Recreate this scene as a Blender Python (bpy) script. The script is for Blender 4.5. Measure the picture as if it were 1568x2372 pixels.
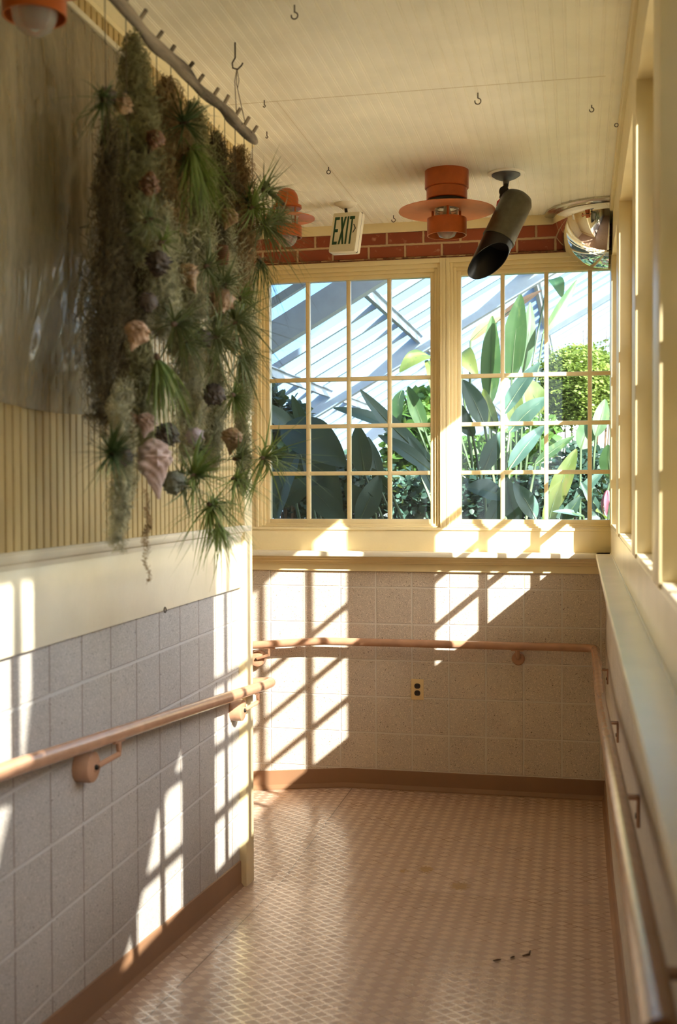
import bpy, bmesh, math, random
import numpy as np
from mathutils import Vector, Matrix

random.seed(7)
rng = np.random.default_rng(11)
for o in list(bpy.data.objects):
    bpy.data.objects.remove(o)
SC = bpy.context.scene
COL = SC.collection
PI = math.pi
H = 1.685           # camera height over the landing; heights below are given relative to the eye

# ------------------------------------------------------------------ camera
FPX, YAW, PITCH, ROLL = 2621.89, .20939, .0225, -.00337
_f = Vector((-math.sin(YAW) * math.cos(PITCH), math.cos(YAW) * math.cos(PITCH), -math.sin(PITCH)))
_r = Vector((math.cos(YAW), math.sin(YAW), 0))
_u = _r.cross(_f)
RT = math.cos(ROLL) * _r + math.sin(ROLL) * _u
UP = -math.sin(ROLL) * _r + math.cos(ROLL) * _u
cam = bpy.data.cameras.new('camera')
cam.sensor_fit = 'AUTO'
cam.sensor_width = 36
cam.lens = FPX / 2372 * 36
cam.clip_start = .05
cam.dof.use_dof = True
cam.dof.focus_distance = 6.0
cam.dof.aperture_fstop = 3.2
cam_o = bpy.data.objects.new('camera', cam)
M = Matrix((RT, UP, -_f)).transposed().to_4x4()
M.translation = (0, 0, H)
cam_o.matrix_world = M
COL.objects.link(cam_o)
SC.camera = cam_o

# ------------------------------------------------------------------ world, sun, exposure
SUN_DIR = Vector((-1.1, 1.0, -.924))
SUN_E, SKY_E, EXPO = 15.0, .28, 2.56
wd = bpy.data.worlds.new('world')
SC.world = wd
wd.use_nodes = True
wn = wd.node_tree
bg = wn.nodes['Background']
sky = wn.nodes.new('ShaderNodeTexSky')
sky.sky_type = 'NISHITA'
sky.sun_disc = False
sky.sun_elevation = math.radians(31.9)
sky.sun_rotation = math.atan2(1.1, -1.0)
sky.air_density = 1.0
sky.dust_density = 2.0
wn.links.new(sky.outputs[0], bg.inputs[0])
bg.inputs[1].default_value = SKY_E
sun = bpy.data.lights.new('sun', 'SUN')
sun.energy = SUN_E
sun.angle = math.radians(.53)
sun.color = (1, .945, .85)
sun_o = bpy.data.objects.new('sun', sun)
sun_o.rotation_euler = SUN_DIR.to_track_quat('-Z', 'Y').to_euler()
sun_o.location = (8, -6, 9)
COL.objects.link(sun_o)
vs = SC.view_settings
vs.view_transform = 'Standard'
vs.look = 'None'
vs.gamma = 1
vs.exposure = EXPO
vs.use_curve_mapping = False
SC.cycles.max_bounces = 14
SC.cycles.diffuse_bounces = 7
SC.cycles.transparent_max_bounces = 24
SC.cycles.caustics_reflective = False
SC.cycles.caustics_refractive = False

# ------------------------------------------------------------------ helpers
def at(u, v, ax, val):
    """photo pixel -> point on the plane x|y|z = val, in eye-relative coordinates"""
    d = RT * ((u - 784) / FPX) + UP * ((1186 - v) / FPX) + _f
    return d * (val / d['xyz'.index(ax)])

ORG = {}

def meta(o, label=None, cat=None, group=None, kind=None):
    if label: o['label'] = label
    if cat: o['category'] = cat
    if group: o['group'] = group
    if kind: o['kind'] = kind
    return o

def empty(name, loc, label=None, cat=None, group=None, kind=None):
    o = bpy.data.objects.new(name, None)
    o.empty_display_size = .05
    o.location = (loc[0], loc[1], loc[2] + H)
    COL.objects.link(o)
    ORG[o.name] = Vector(loc)
    return meta(o, label, cat, group, kind)

def link_mesh(name, me, mat, parent=None, origin=(0, 0, 0), smooth=True, angle=35):
    if mat is not None:
        for m in (mat if isinstance(mat, (list, tuple)) else [mat]):
            me.materials.append(m)
    if smooth:
        me.shade_smooth()
        me.set_sharp_from_angle(angle=math.radians(angle))
    o = bpy.data.objects.new(name, me)
    COL.objects.link(o)
    if parent is not None:
        po = ORG[parent.name]
        o.parent = parent
        me.transform(Matrix.Translation(-po))
        o.location = (0, 0, 0)
        ORG[o.name] = po
    else:
        g = Vector(origin)
        me.transform(Matrix.Translation(-g))
        o.location = (g.x, g.y, g.z + H)
        ORG[o.name] = g
    me.update()
    return o

class MB:
    """collects shapes into one mesh"""
    def __init__(s):
        s.v, s.f, s.mi = [], [], []
        s.cur = 0
    def add(s, vs, fs):
        n = len(s.v)
        s.v += [tuple(p) for p in vs]
        s.f += [tuple(i + n for i in f) for f in fs]
        s.mi += [s.cur] * len(fs)
        return s
    def box(s, x0, x1, y0, y1, z0, z1, fr=None, bev=0):
        x0, x1 = min(x0, x1), max(x0, x1); y0, y1 = min(y0, y1), max(y0, y1); z0, z1 = min(z0, z1), max(z0, z1)
        if bev:
            b = min(bev, (x1 - x0) * .45, (y1 - y0) * .45, (z1 - z0) * .45)
            bm = bmesh.new()
            bmesh.ops.create_cube(bm, size=1)
            for q in bm.verts:
                q.co = Vector(((x0 + x1) / 2 + q.co.x * (x1 - x0), (y0 + y1) / 2 + q.co.y * (y1 - y0), (z0 + z1) / 2 + q.co.z * (z1 - z0)))
            bmesh.ops.bevel(bm, geom=bm.edges[:], offset=b, segments=2, affect='EDGES', profile=.5)
            bm.verts.index_update()
            V = [q.co.copy() for q in bm.verts]
            F = [[q.index for q in f.verts] for f in bm.faces]
            bm.free()
        else:
            V = [Vector(p) for p in ((x0, y0, z0), (x1, y0, z0), (x1, y1, z0), (x0, y1, z0), (x0, y0, z1), (x1, y0, z1), (x1, y1, z1), (x0, y1, z1))]
            F = [(3, 2, 1, 0), (4, 5, 6, 7), (0, 1, 5, 4), (1, 2, 6, 5), (2, 3, 7, 6), (3, 0, 4, 7)]
        if fr is not None:
            V = [fr @ p for p in V]
        return s.add(V, F)
    def prism(s, pts, vec, cap=True):
        """closed polygon pts swept along vec"""
        n = len(pts); vec = Vector(vec)
        a = [Vector(p) for p in pts]
        V = a + [p + vec for p in a]
        F = [(i, (i + 1) % n, n + (i + 1) % n, n + i) for i in range(n)]
        if cap:
            F += [tuple(range(n))[::-1], tuple(range(n, 2 * n))]
        return s.add(V, F)
    def tube(s, path, r, n=12, cap=True, closed=False):
        P = [Vector(p) for p in path]
        m = len(P)
        rs = r if isinstance(r, (list, tuple)) else [r] * m
        T = []
        for i in range(m):
            if closed: t = P[(i + 1) % m] - P[i - 1]
            else: t = P[min(i + 1, m - 1)] - P[max(i - 1, 0)]
            T.append(t.normalized())
        ref = Vector((0, 0, 1)) if abs(T[0].z) < .9 else Vector((1, 0, 0))
        nrm = (ref - T[0] * ref.dot(T[0])).normalized()
        V = []
        for i in range(m):
            nrm = (nrm - T[i] * nrm.dot(T[i])).normalized()
            b = T[i].cross(nrm)
            for k in range(n):
                a = 2 * PI * k / n
                V.append(P[i] + (nrm * math.cos(a) + b * math.sin(a)) * rs[i])
        F = []
        for i in range(m if closed else m - 1):
            for k in range(n):
                a, b_ = i * n + k, i * n + (k + 1) % n
                c, d = ((i + 1) % m) * n + (k + 1) % n, ((i + 1) % m) * n + k
                F.append((a, b_, c, d))
        if cap and not closed:
            F += [tuple(range(n))[::-1], tuple(range((m - 1) * n, m * n))]
        return s.add(V, F)
    def lathe(s, prof, c, n=40, axis=(0, 0, 1), arc=1.0, close=True):
        """prof: (radius, height) pairs turned about axis through c"""
        ax = Vector(axis).normalized()
        e1 = ax.orthogonal().normalized(); e2 = ax.cross(e1)
        c = Vector(c); m = len(prof); V = []
        for r, h in prof:
            for k in range(n):
                a = 2 * PI * k / n
                V.append(c + ax * h + (e1 * math.cos(a) + e2 * math.sin(a)) * max(r, 1e-5))
        F = []
        for i in range(m - 1):
            for k in range(n):
                F.append((i * n + k, i * n + (k + 1) % n, (i + 1) * n + (k + 1) % n, (i + 1) * n + k))
        return s.add(V, F)
    def build(s, name, mat, parent=None, origin=(0, 0, 0), smooth=True, angle=35, recalc=True):
        me = bpy.data.meshes.new(name)
        me.from_pydata(s.v, [], s.f)
        if max(s.mi or [0]) > 0:
            me.polygons.foreach_set('material_index', s.mi)
        if recalc:
            bm = bmesh.new(); bm.from_mesh(me)
            bmesh.ops.recalc_face_normals(bm, faces=bm.faces[:])
            bm.to_mesh(me); bm.free()
        return link_mesh(name, me, mat, parent, origin, smooth, angle)

def np_mesh(name, V, F, mat, parent=None, origin=(0, 0, 0), smooth=True, angle=180):
    """V (n,3), F (m,k) arrays -> object"""
    me = bpy.data.meshes.new(name)
    k = F.shape[1]
    me.vertices.add(len(V)); me.loops.add(F.size); me.polygons.add(len(F))
    me.vertices.foreach_set('co', V.astype(np.float32).ravel())
    me.loops.foreach_set('vertex_index', F.astype(np.int32).ravel())
    me.polygons.foreach_set('loop_start', np.arange(0, F.size, k, dtype=np.int32))
    me.update(calc_edges=True)
    me.validate()
    return link_mesh(name, me, mat, parent, origin, smooth, angle)

def np_tubes(P, R, n=3):
    """P (N,M,3) paths, R (N,M) radii -> verts, quads"""
    N, Mm, _ = P.shape
    T = np.gradient(P, axis=1)
    T /= np.linalg.norm(T, axis=2, keepdims=True) + 1e-9
    ref = np.array([.31, .93, .17])
    A = np.cross(T, ref); A /= np.linalg.norm(A, axis=2, keepdims=True) + 1e-9
    Bn = np.cross(T, A)
    ang = np.arange(n) * 2 * PI / n
    V = P[:, :, None, :] + R[:, :, None, None] * (A[:, :, None, :] * np.cos(ang)[None, None, :, None] + Bn[:, :, None, :] * np.sin(ang)[None, None, :, None])
    idx = np.arange(N * Mm * n).reshape(N, Mm, n)
    a = idx[:, :-1, :]; b = np.roll(idx, -1, axis=2)[:, :-1, :]
    d = idx[:, 1:, :]; c = np.roll(idx, -1, axis=2)[:, 1:, :]
    return V.reshape(-1, 3), np.stack([a, b, c, d], -1).reshape(-1, 4)

def np_blades(P, W, side, dip=.35):
    """ribbons with a shallow V section: P (N,M,3), W (N,M) half widths, side (N,3)"""
    N, Mm, _ = P.shape
    T = np.gradient(P, axis=1); T /= np.linalg.norm(T, axis=2, keepdims=True) + 1e-9
    S = side[:, None, :] - T * (T * side[:, None, :]).sum(2, keepdims=True)
    S /= np.linalg.norm(S, axis=2, keepdims=True) + 1e-9
    Nn = np.cross(T, S)
    V = np.stack([P - S * W[..., None] + Nn * (W * dip)[..., None], P, P + S * W[..., None] + Nn * (W * dip)[..., None]], 2)
    idx = np.arange(N * Mm * 3).reshape(N, Mm, 3)
    q = [np.stack([idx[:, :-1, j], idx[:, :-1, j + 1], idx[:, 1:, j + 1], idx[:, 1:, j]], -1) for j in (0, 1)]
    return V.reshape(-1, 3), np.concatenate([x.reshape(-1, 4) for x in q])

# ------------------------------------------------------------------ materials
class NT:
    def __init__(s, name):
        s.m = bpy.data.materials.new(name); s.m.use_nodes = True
        s.t = s.m.node_tree; s.n = s.t.nodes; s.b = s.n['Principled BSDF']; s.out = s.n['Material Output']
        s._c = None
    def node(s, typ, **kw):
        q = s.n.new(typ)
        for k, v in kw.items(): setattr(q, k, v)
        return q
    def l(s, a, b): s.t.links.new(a, b)
    def co(s):
        if s._c is None: s._c = s.node('ShaderNodeTexCoord').outputs['Object']
        return s._c
    def xyz(s):
        q = s.node('ShaderNodeSeparateXYZ'); s.l(s.co(), q.inputs[0]); return q.outputs
    def math(s, op, a, b=0, c=None):
        q = s.node('ShaderNodeMath', operation=op)
        for i, v in enumerate((a, b, c)):
            if v is None: continue
            if isinstance(v, (int, float)): q.inputs[i].default_value = v
            else: s.l(v, q.inputs[i])
        return q.outputs[0]
    def noise(s, scale, detail=3, rough=.55, vec=None):
        q = s.node('ShaderNodeTexNoise'); q.inputs['Scale'].default_value = scale; q.inputs['Detail'].default_value = detail; q.inputs['Roughness'].default_value = rough
        s.l(vec if vec is not None else s.co(), q.inputs['Vector']); return q.outputs['Fac']
    def mix(s, fac, a, b):
        q = s.node('ShaderNodeMix', data_type='RGBA')
        for sock, v in ((q.inputs[0], fac), (q.inputs[6], a), (q.inputs[7], b)):
            if isinstance(v, (int, float)): sock.default_value = v
            elif isinstance(v, tuple): sock.default_value = (*v[:3], 1)
            else: s.l(v, sock)
        return q.outputs[2]
    def ramp(s, fac, a, b):
        q = s.node('ShaderNodeMapRange'); q.inputs[1].default_value = a; q.inputs[2].default_value = b
        s.l(fac, q.inputs[0]); return q.outputs[0]
    def scale(s, v):
        q = s.node('ShaderNodeVectorMath', operation='MULTIPLY'); s.l(s.co(), q.inputs[0]); q.inputs[1].default_value = v; return q.outputs[0]
    def bump(s, h, dist=.002, strength=1):
        q = s.node('ShaderNodeBump'); q.inputs['Distance'].default_value = dist; q.inputs['Strength'].default_value = strength
        s.l(h, q.inputs['Height']); s.l(q.outputs[0], s.b.inputs['Normal'])
    def set(s, color=None, rough=None, metal=None, spec=None):
        if color is not None:
            if isinstance(color, tuple): s.b.inputs['Base Color'].default_value = (*color, 1)
            else: s.l(color, s.b.inputs['Base Color'])
        if rough is not None:
            if isinstance(rough, (int, float)): s.b.inputs['Roughness'].default_value = rough
            else: s.l(rough, s.b.inputs['Roughness'])
        if metal is not None: s.b.inputs['Metallic'].default_value = metal
        if spec is not None: s.b.inputs['Specular IOR Level'].default_value = spec
        return s

def simple(name, c, rough=.5, metal=0, var=.12, scale=14, bump=0, bscale=120, spec=None):
    t = NT(name)
    dark = tuple(x * (1 - var) for x in c); lite = tuple(min(1, x * (1 + var)) for x in c)
    t.set(t.mix(t.ramp(t.noise(scale), .3, .7), dark, lite), rough, metal, spec)
    if bump: t.bump(t.noise(bscale, 2), bump)
    return t.m

def paint(name, c, rough=.38, var=.05):
    t = NT(name)
    n = t.noise(5, 4)
    t.set(t.mix(t.ramp(n, .3, .7), tuple(x * (1 - var) for x in c), tuple(min(1, x * (1 + var)) for x in c)), rough)
    t.bump(t.noise(60, 3), .0006, .6)
    return t.m

CREAM = (.82, .69, .40)
M_cream = paint('cream_paint', CREAM)
M_creamgloss = paint('cream_gloss_paint', (.78, .71, .53), .27)
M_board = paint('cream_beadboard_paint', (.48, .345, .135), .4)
M_ceil = paint('cream_ceiling_paint', (.95, .92, .80), .42)

def block_mat(name, axis, p0, zrow, base, joint, speck, c2, jv=None):
    """ground-face concrete block, 8 inch scored squares"""
    t = NT(name); X = t.xyz(); B = .2032
    a = X[0] if axis == 'x' else X[1]
    def dist(q, o):
        f = t.math('FRACT', t.math('DIVIDE', t.math('SUBTRACT', q, o), B))
        return t.math('MULTIPLY', t.math('SUBTRACT', .5, t.math('ABSOLUTE', t.math('SUBTRACT', f, .5))), B)
    dv, dh = dist(a, p0 - B * 40), dist(X[2], zrow - B * 40)
    d = t.math('MINIMUM', dv, dh)
    jm = t.ramp(d, .0055, .0035)
    cell = t.node('ShaderNodeTexWhiteNoise', noise_dimensions='3D')
    cv = t.node('ShaderNodeCombineXYZ')
    t.l(t.math('FLOOR', t.math('DIVIDE', t.math('SUBTRACT', a, p0), B)), cv.inputs[0]); t.l(t.math('FLOOR', t.math('DIVIDE', t.math('SUBTRACT', X[2], zrow), B)), cv.inputs[1])
    t.l(cv.outputs[0], cell.inputs[0])
    c = t.mix(cell.outputs['Value'], tuple(x * .95 for x in base), tuple(x * 1.05 for x in base))
    c = t.mix(t.ramp(t.noise(6, 4), .35, .7), c, c2)
    c = t.mix(t.ramp(t.noise(260, 2), .56, .62), c, tuple(min(1, x * 1.35) for x in base))
    c = t.mix(t.ramp(t.noise(150, 2, .6), .645, .70), c, speck)
    if jv:
        c = t.mix(t.ramp(dv, .0036, .0022), c, jv)
        c = t.mix(t.ramp(dh, .0065, .0045), c, joint)
    else: c = t.mix(jm, c, joint)
    t.set(c, .62)
    h = t.math('SUBTRACT', t.math('MULTIPLY', t.noise(150, 2, .6), -.10), t.math('MULTIPLY', jm, 1.0))
    t.bump(h, .004, .7)
    return t.m

M_blk_far = block_mat('concrete_block_end', 'x', -1.7144, -.5604, (.57, .485, .385), (.66, .60, .51), (.12, .08, .05), (.52, .435, .345))
M_blk_left = block_mat('concrete_block_side', 'y', 2.8007, -.5580, (.415, .385, .345), (.50, .475, .435), (.11, .09, .075), (.37, .34, .30), (.24, .19, .155))
M_blk_right = block_mat('concrete_block_window_side', 'y', 2.75, -.5580, (.54, .48, .41), (.58, .52, .46), (.15, .12, .10), (.48, .42, .36))

def brick_mat():
    t = NT('red_brick'); X = t.xyz(); L, R = .203, .0745
    zz = t.math('DIVIDE', t.math('SUBTRACT', X[2], 1.404 - R * 20), R)
    row = t.math('FLOOR', zz)
    off = t.math('MULTIPLY', t.math('MODULO', row, 2), .5)
    xx = t.math('ADD', t.math('DIVIDE', t.math('ADD', X[0], 20.02), L), off)
    fx, fz = t.math('FRACT', xx), t.math('FRACT', zz)
    dx = t.math('MULTIPLY', t.math('SUBTRACT', .5, t.math('ABSOLUTE', t.math('SUBTRACT', fx, .5))), L)
    dz = t.math('MULTIPLY', t.math('SUBTRACT', .5, t.math('ABSOLUTE', t.math('SUBTRACT', fz, .5))), R)
    wob = t.math('MULTIPLY', t.math('SUBTRACT', t.noise(45, 3), .5), .006)
    d = t.math('ADD', t.math('MINIMUM', dx, dz), wob)
    j = t.ramp(d, .0075, .0050)
    cell = t.node('ShaderNodeTexWhiteNoise', noise_dimensions='3D')
    cv = t.node('ShaderNodeCombineXYZ'); t.l(t.math('FLOOR', xx), cv.inputs[0]); t.l(row, cv.inputs[1]); t.l(cv.outputs[0], cell.inputs[0])
    c = t.mix(cell.outputs['Value'], (.26, .055, .022), (.36, .085, .032))
    c = t.mix(t.ramp(t.noise(26, 4), .62, .75), c, (.50, .22, .12))
    c = t.mix(j, c, (.56, .38, .22))
    t.set(c, .8); t.bump(t.math('MULTIPLY', j, -1.0), .006, .8)
    return t.m
M_brick = brick_mat()

def floor_mat():
    t = NT('rubber_tread_floor'); X = t.xyz()
    a = t.math('DIVIDE', X[0], .060); b = t.math('DIVIDE', X[1], .056)
    p, q = t.math('ADD', a, b), t.math('SUBTRACT', a, b)
    par = t.math('MODULO', t.math('ADD', t.math('ADD', t.math('FLOOR', p), t.math('FLOOR', q)), 2000), 2)
    e = t.math('MINIMUM', t.math('SUBTRACT', .5, t.math('ABSOLUTE', t.math('SUBTRACT', t.math('FRACT', p), .5))), t.math('SUBTRACT', .5, t.math('ABSOLUTE', t.math('SUBTRACT', t.math('FRACT', q), .5))))
    inside = t.ramp(e, .05, .13)
    raised = t.math('MULTIPLY', par, inside)
    other = t.math('SUBTRACT', inside, raised)
    b1 = t.ramp(t.math('SINE', t.math('MULTIPLY', p, 2 * PI * 4)), -.5, .5)
    b2 = t.ramp(t.math('SINE', t.math('MULTIPLY', q, 2 * PI * 4)), -.5, .5)
    h = t.math('ADD', t.math('MULTIPLY', raised, b1), t.math('MULTIPLY', other, t.math('MULTIPLY', b2, .5)))
    n = t.noise(3, 4)
    c = t.mix(t.ramp(n, .3, .75), (.47, .315, .225), (.55, .385, .285))
    c = t.mix(t.math('MULTIPLY', raised, .55), c, (.68, .52, .41))  # light caught by the hatched cells, put into their colour
    c = t.mix(t.math('MULTIPLY', other, .45), c, (.34, .22, .155))  # cross-hatched cells darkened in colour where they reflect less
    c = t.mix(t.ramp(t.noise(55, 4, .7), .70, .78), c, (.24, .15, .10))
    # worn-off glue marks
    for (sx, sy, sr) in ((-.655, 4.912, .028), (-.489, 4.735, .036), (-.749, 4.875, .014)):
        d = t.node('ShaderNodeVectorMath', operation='DISTANCE'); t.l(t.scale((1, .8, 0)), d.inputs[0]); d.inputs[1].default_value = (sx, sy * .8, 0)
        m = t.math('SUBTRACT', t.math('ADD', d.outputs['Value'], t.math('MULTIPLY', t.math('SUBTRACT', t.noise(60, 3, .7), .5), .09)), sr)
        c = t.mix(t.ramp(m, .004, -.002), c, (.36, .21, .07))
    seam = t.ramp(t.math('ABSOLUTE', t.math('ADD', X[0], 1.238)), .0025, .0012)
    seam2 = t.ramp(t.math('ABSOLUTE', t.math('SUBTRACT', X[1], 4.64)), .0022, .0010)
    sm = t.math('MAXIMUM', seam, t.math('MULTIPLY', seam2, .6))
    c = t.mix(sm, c, (.12, .07, .04))
    r = t.math('ADD', t.math('MULTIPLY', t.ramp(t.noise(9, 3), .3, .7), .10), t.math('ADD', .24, t.math('MULTIPLY', inside, .14)))
    t.set(c, r, spec=.50); t.bump(t.math('SUBTRACT', h, sm), .0011, .5)
    t.b.inputs['Coat Roughness'].default_value = .20; t.b.inputs['Coat IOR'].default_value = 1.9
    t.l(t.math('SUBTRACT', 1.0, t.math('MULTIPLY', inside, .68)), t.b.inputs['Coat Weight'])
    return t.m
M_floor = floor_mat()
M_base = simple('brown_rubber_base', (.27, .145, .075), .5, var=.08, scale=4)
M_rail = simple('brown_rail_enamel', (.45, .25, .15), .17, var=.10, scale=18)
M_copper = simple('orange_copper_enamel', (.46, .110, .022), .36, .35, var=.10, scale=20)
M_coppern = simple('orange_copper_shade', (.60, .19, .06), .48, .1, var=.08, scale=12)
M_darkmetal = simple('dark_bronze_metal', (.035, .030, .024), .42, .6, var=.2)
M_spot = simple('olive_black_enamel', (.105, .098, .068), .40, .35, var=.2, scale=30)
M_spotin = simple('black_baffle', (.012, .012, .013), .35, .2)
M_grey = simple('grey_cast_metal', (.14, .145, .15), .45, .5)
M_wire = simple('rusty_wire', (.07, .05, .03), .6, .5)
M_string = simple('brown_string', (.10, .075, .045), .8)
M_red = simple('red_plastic', (.65, .02, .02), .4)
M_white = simple('ivory_plastic', (.80, .74, .56), .4, var=.03)
M_signw = simple('cream_sign_plastic', (.80, .74, .58), .42, var=.03)
M_green = simple('green_sign_letters', (.012, .075, .022), .5, var=.1)
M_chev = simple('dark_sign_chevron', (.05, .055, .04), .5)
M_almond = simple('almond_plastic', (.74, .56, .28), .35, var=.03)
M_recept = simple('dark_brown_receptacle', (.03, .018, .012), .35)
M_slot = simple('black_slot', (.006, .005, .005), .7)
M_gutter = simple('rusty_bead_of_caulk', (.16, .055, .02), .85, var=.6, scale=60, bump=.002)
def chrome():
    t = NT('mirror_chrome'); t.set((.90, .90, .88), .02, 1.0); return t.m
M_mirror = chrome()
M_rim = simple('mirror_rim', (.62, .60, .52), .22, .9, var=.05)

def glass_mat(name, dust=.06, tint=(.96, .98, .98), dcol=(.75, .78, .76), speck=.0):
    t = NT(name); t.n.remove(t.b)
    tr = t.node('ShaderNodeBsdfTransparent'); tr.inputs[0].default_value = (*tint, 1)
    gl = t.node('ShaderNodeBsdfGlossy'); gl.inputs['Roughness'].default_value = .02; gl.inputs[0].default_value = (1, 1, 1, 1)
    df = t.node('ShaderNodeBsdfDiffuse'); df.inputs[0].default_value = (*dcol, 1)
    fr = t.node('ShaderNodeFresnel'); fr.inputs[0].default_value = 1.35
    m1 = t.node('ShaderNodeMixShader'); t.l(t.math('MULTIPLY', fr.outputs[0], .8), m1.inputs[0]); t.l(tr.outputs[0], m1.inputs[1]); t.l(gl.outputs[0], m1.inputs[2])
    f = t.math('MULTIPLY', t.ramp(t.noise(4, 5, .6), .2, .8), dust)
    f = t.math('ADD', f, dust * .45)
    f = t.math('ADD', f, t.math('MULTIPLY', t.ramp(t.noise(230, 2, .6), .64, .70), speck))
    m2 = t.node('ShaderNodeMixShader'); t.l(f, m2.inputs[0]); t.l(m1.outputs[0], m2.inputs[1]); t.l(df.outputs[0], m2.inputs[2])
    t.l(m2.outputs[0], t.out.inputs[0])
    return t.m
M_glass = glass_mat('dusty_window_glass', .040, (.61, .67, .71), (.52, .68, .80), .10)
M_glass_r = glass_mat('clear_window_glass', .03)
M_bulb = glass_mat('lamp_glass', .22, (.95, .95, .92), (.8, .8, .76))

def translucent(name, col, tr=.5, gloss=.2, rough=.25, tint=None, trans=.4, nz=0):
    t = NT(name); t.n.remove(t.b)
    a = t.node('ShaderNodeBsdfTransparent'); a.inputs[0].default_value = (*(tint or (1, 1, 1)), 1)
    d = t.node('ShaderNodeBsdfDiffuse'); d.inputs[0].default_value = (*col, 1)
    tl = t.node('ShaderNodeBsdfTranslucent'); tl.inputs[0].default_value = (*col, 1)
    g = t.node('ShaderNodeBsdfGlossy'); g.inputs['Roughness'].default_value = rough
    m0 = t.node('ShaderNodeMixShader'); m0.inputs[0].default_value = trans; t.l(d.outputs[0], m0.inputs[1]); t.l(tl.outputs[0], m0.inputs[2])
    m1 = t.node('ShaderNodeMixShader'); m1.inputs[0].default_value = tr; t.l(m0.outputs[0], m1.inputs[1]); t.l(a.outputs[0], m1.inputs[2])
    if nz:
        t.l(t.math('ADD', tr - nz / 2, t.math('MULTIPLY', t.ramp(t.noise(7, 5, .7, t.scale((1, 3, .6))), .3, .7), nz)), m1.inputs[0])
    m2 = t.node('ShaderNodeMixShader'); m2.inputs[0].default_value = gloss; t.l(m1.outputs[0], m2.inputs[1]); t.l(g.outputs[0], m2.inputs[2])
    t.l(m2.outputs[0], t.out.inputs[0])
    return t.m
M_sheet = translucent('clear_plastic_sheet', (.47, .41, .285), .46, .10, .16, trans=.3, nz=.30)
M_roofglass = translucent('whitewashed_roof_glass', (.45, .58, .70), .84, .02, .2, tint=(.225, .315, .405), trans=.8)
M_dimglass = translucent('sun_dimming_end_glass', (.45, .58, .70), .86, .02, .2, tint=(.50, .52, .50), trans=.8)
M_rafter = simple('white_painted_steel', (.46, .52, .58), .5, var=.06)
M_soil = simple('dark_soil', (.05, .035, .022), .9, var=.4, scale=8, bump=.01, bscale=30)
M_gravel = simple('pale_gravel', (.40, .36, .30), .9, var=.25, scale=40, bump=.006, bscale=80)

def leafm(name, c, c2, vein=None, trans=.35, rough=.5, vscale=0):
    t = NT(name)
    col = t.mix(t.ramp(t.noise(3.5, 4), .35, .68), c, c2)
    if vein: col = t.mix(t.ramp(t.noise(26, 3, .6, t.scale((1, 1, .25))), .55, .75), col, vein)
    t.set(col, rough)
    tl = t.node('ShaderNodeBsdfTranslucent'); t.l(t.mix(.35, col, (.40, .52, .06)), tl.inputs[0])
    mx = t.node('ShaderNodeMixShader'); mx.inputs[0].default_value = trans
    t.l(t.b.outputs[0], mx.inputs[1]); t.l(tl.outputs[0], mx.inputs[2]); t.l(mx.outputs[0], t.out.inputs[0])
    return t.m
M_leafdark = leafm('dark_leathery_leaf', (.019, .046, .034), (.030, .066, .042), trans=.12)
M_leafblue = leafm('blue_green_leaf', (.034, .072, .060), (.046, .10, .07), trans=.15)
M_leafmid = leafm('green_banana_leaf', (.040, .095, .036), (.068, .135, .045), (.13, .19, .06))
M_leafyel = leafm('yellow_green_leaf', (.10, .15, .038), (.19, .215, .060), (.24, .19, .08))
M_leafvine = leafm('bright_vine_leaf', (.060, .15, .030), (.13, .235, .05), trans=.35)
M_leaffern = leafm('bright_feathery_leaf', (.15, .22, .045), (.27, .33, .075), trans=.35)
M_leafbrown = leafm('dry_brown_leaf', (.33, .17, .09), (.46, .26, .15), trans=.2)
M_stem = simple('green_stem', (.06, .095, .035), .55)
M_bark = simple('brown_bark', (.10, .06, .035), .85, var=.4, scale=20)
M_flower = simple('dusky_pink_petal', (.42, .12, .17), .6)
M_air = leafm('silvery_air_plant_leaf', (.125, .155, .07), (.20, .235, .115), trans=.15, rough=.55)
M_airlite = leafm('fresh_air_plant_leaf', (.135, .205, .05), (.23, .30, .085), trans=.25, rough=.5)
M_airdark = leafm('dark_air_plant_leaf', (.04, .070, .026), (.08, .12, .04), trans=.1, rough=.6)
def mossm(name, c): return simple(name, c, .9, var=.35, scale=24)
M_moss = {'olive': mossm('olive_moss', (.36, .34, .17)), 'brown': mossm('brown_moss', (.40, .27, .13)), 'grey': mossm('grey_green_moss', (.60, .57, .36)), 'dark': mossm('dark_moss', (.16, .125, .065))}
def shellm(name, c, c2, rough=.4):
    t = NT(name)
    col = t.mix(t.ramp(t.noise(22, 5, .65), .38, .66), c, c2)
    t.set(col, rough); t.bump(t.noise(70, 3), .0025, .7); return t.m
M_shell = {'tan': shellm('tan_shell', (.36, .23, .115), (.17, .095, .045)), 'peach': shellm('peach_shell', (.50, .33, .21), (.25, .145, .085)),
           'pink': shellm('pink_shell', (.55, .42, .38), (.42, .27, .21), .32), 'lav': shellm('lavender_shell', (.50, .42, .44), (.33, .25, .24)),
           'dark': shellm('dark_shell', (.040, .030, .024), (.09, .062, .045), .6), 'greyg': shellm('grey_green_shell', (.16, .165, .11), (.08, .08, .05), .6),
           'rust': shellm('rust_brown_shell', (.20, .085, .035), (.10, .05, .025), .5)}
def woodm():
    t = NT('grey_driftwood')
    c = t.mix(t.ramp(t.noise(16, 5, .65, t.scale((1, .12, 1))), .38, .62), (.05, .038, .026), (.34, .28, .21))
    t.set(c, .85); t.bump(t.noise(40, 4, .6, t.scale((1, .1, 1))), .004, .8); return t.m
M_wood = woodm()

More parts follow.
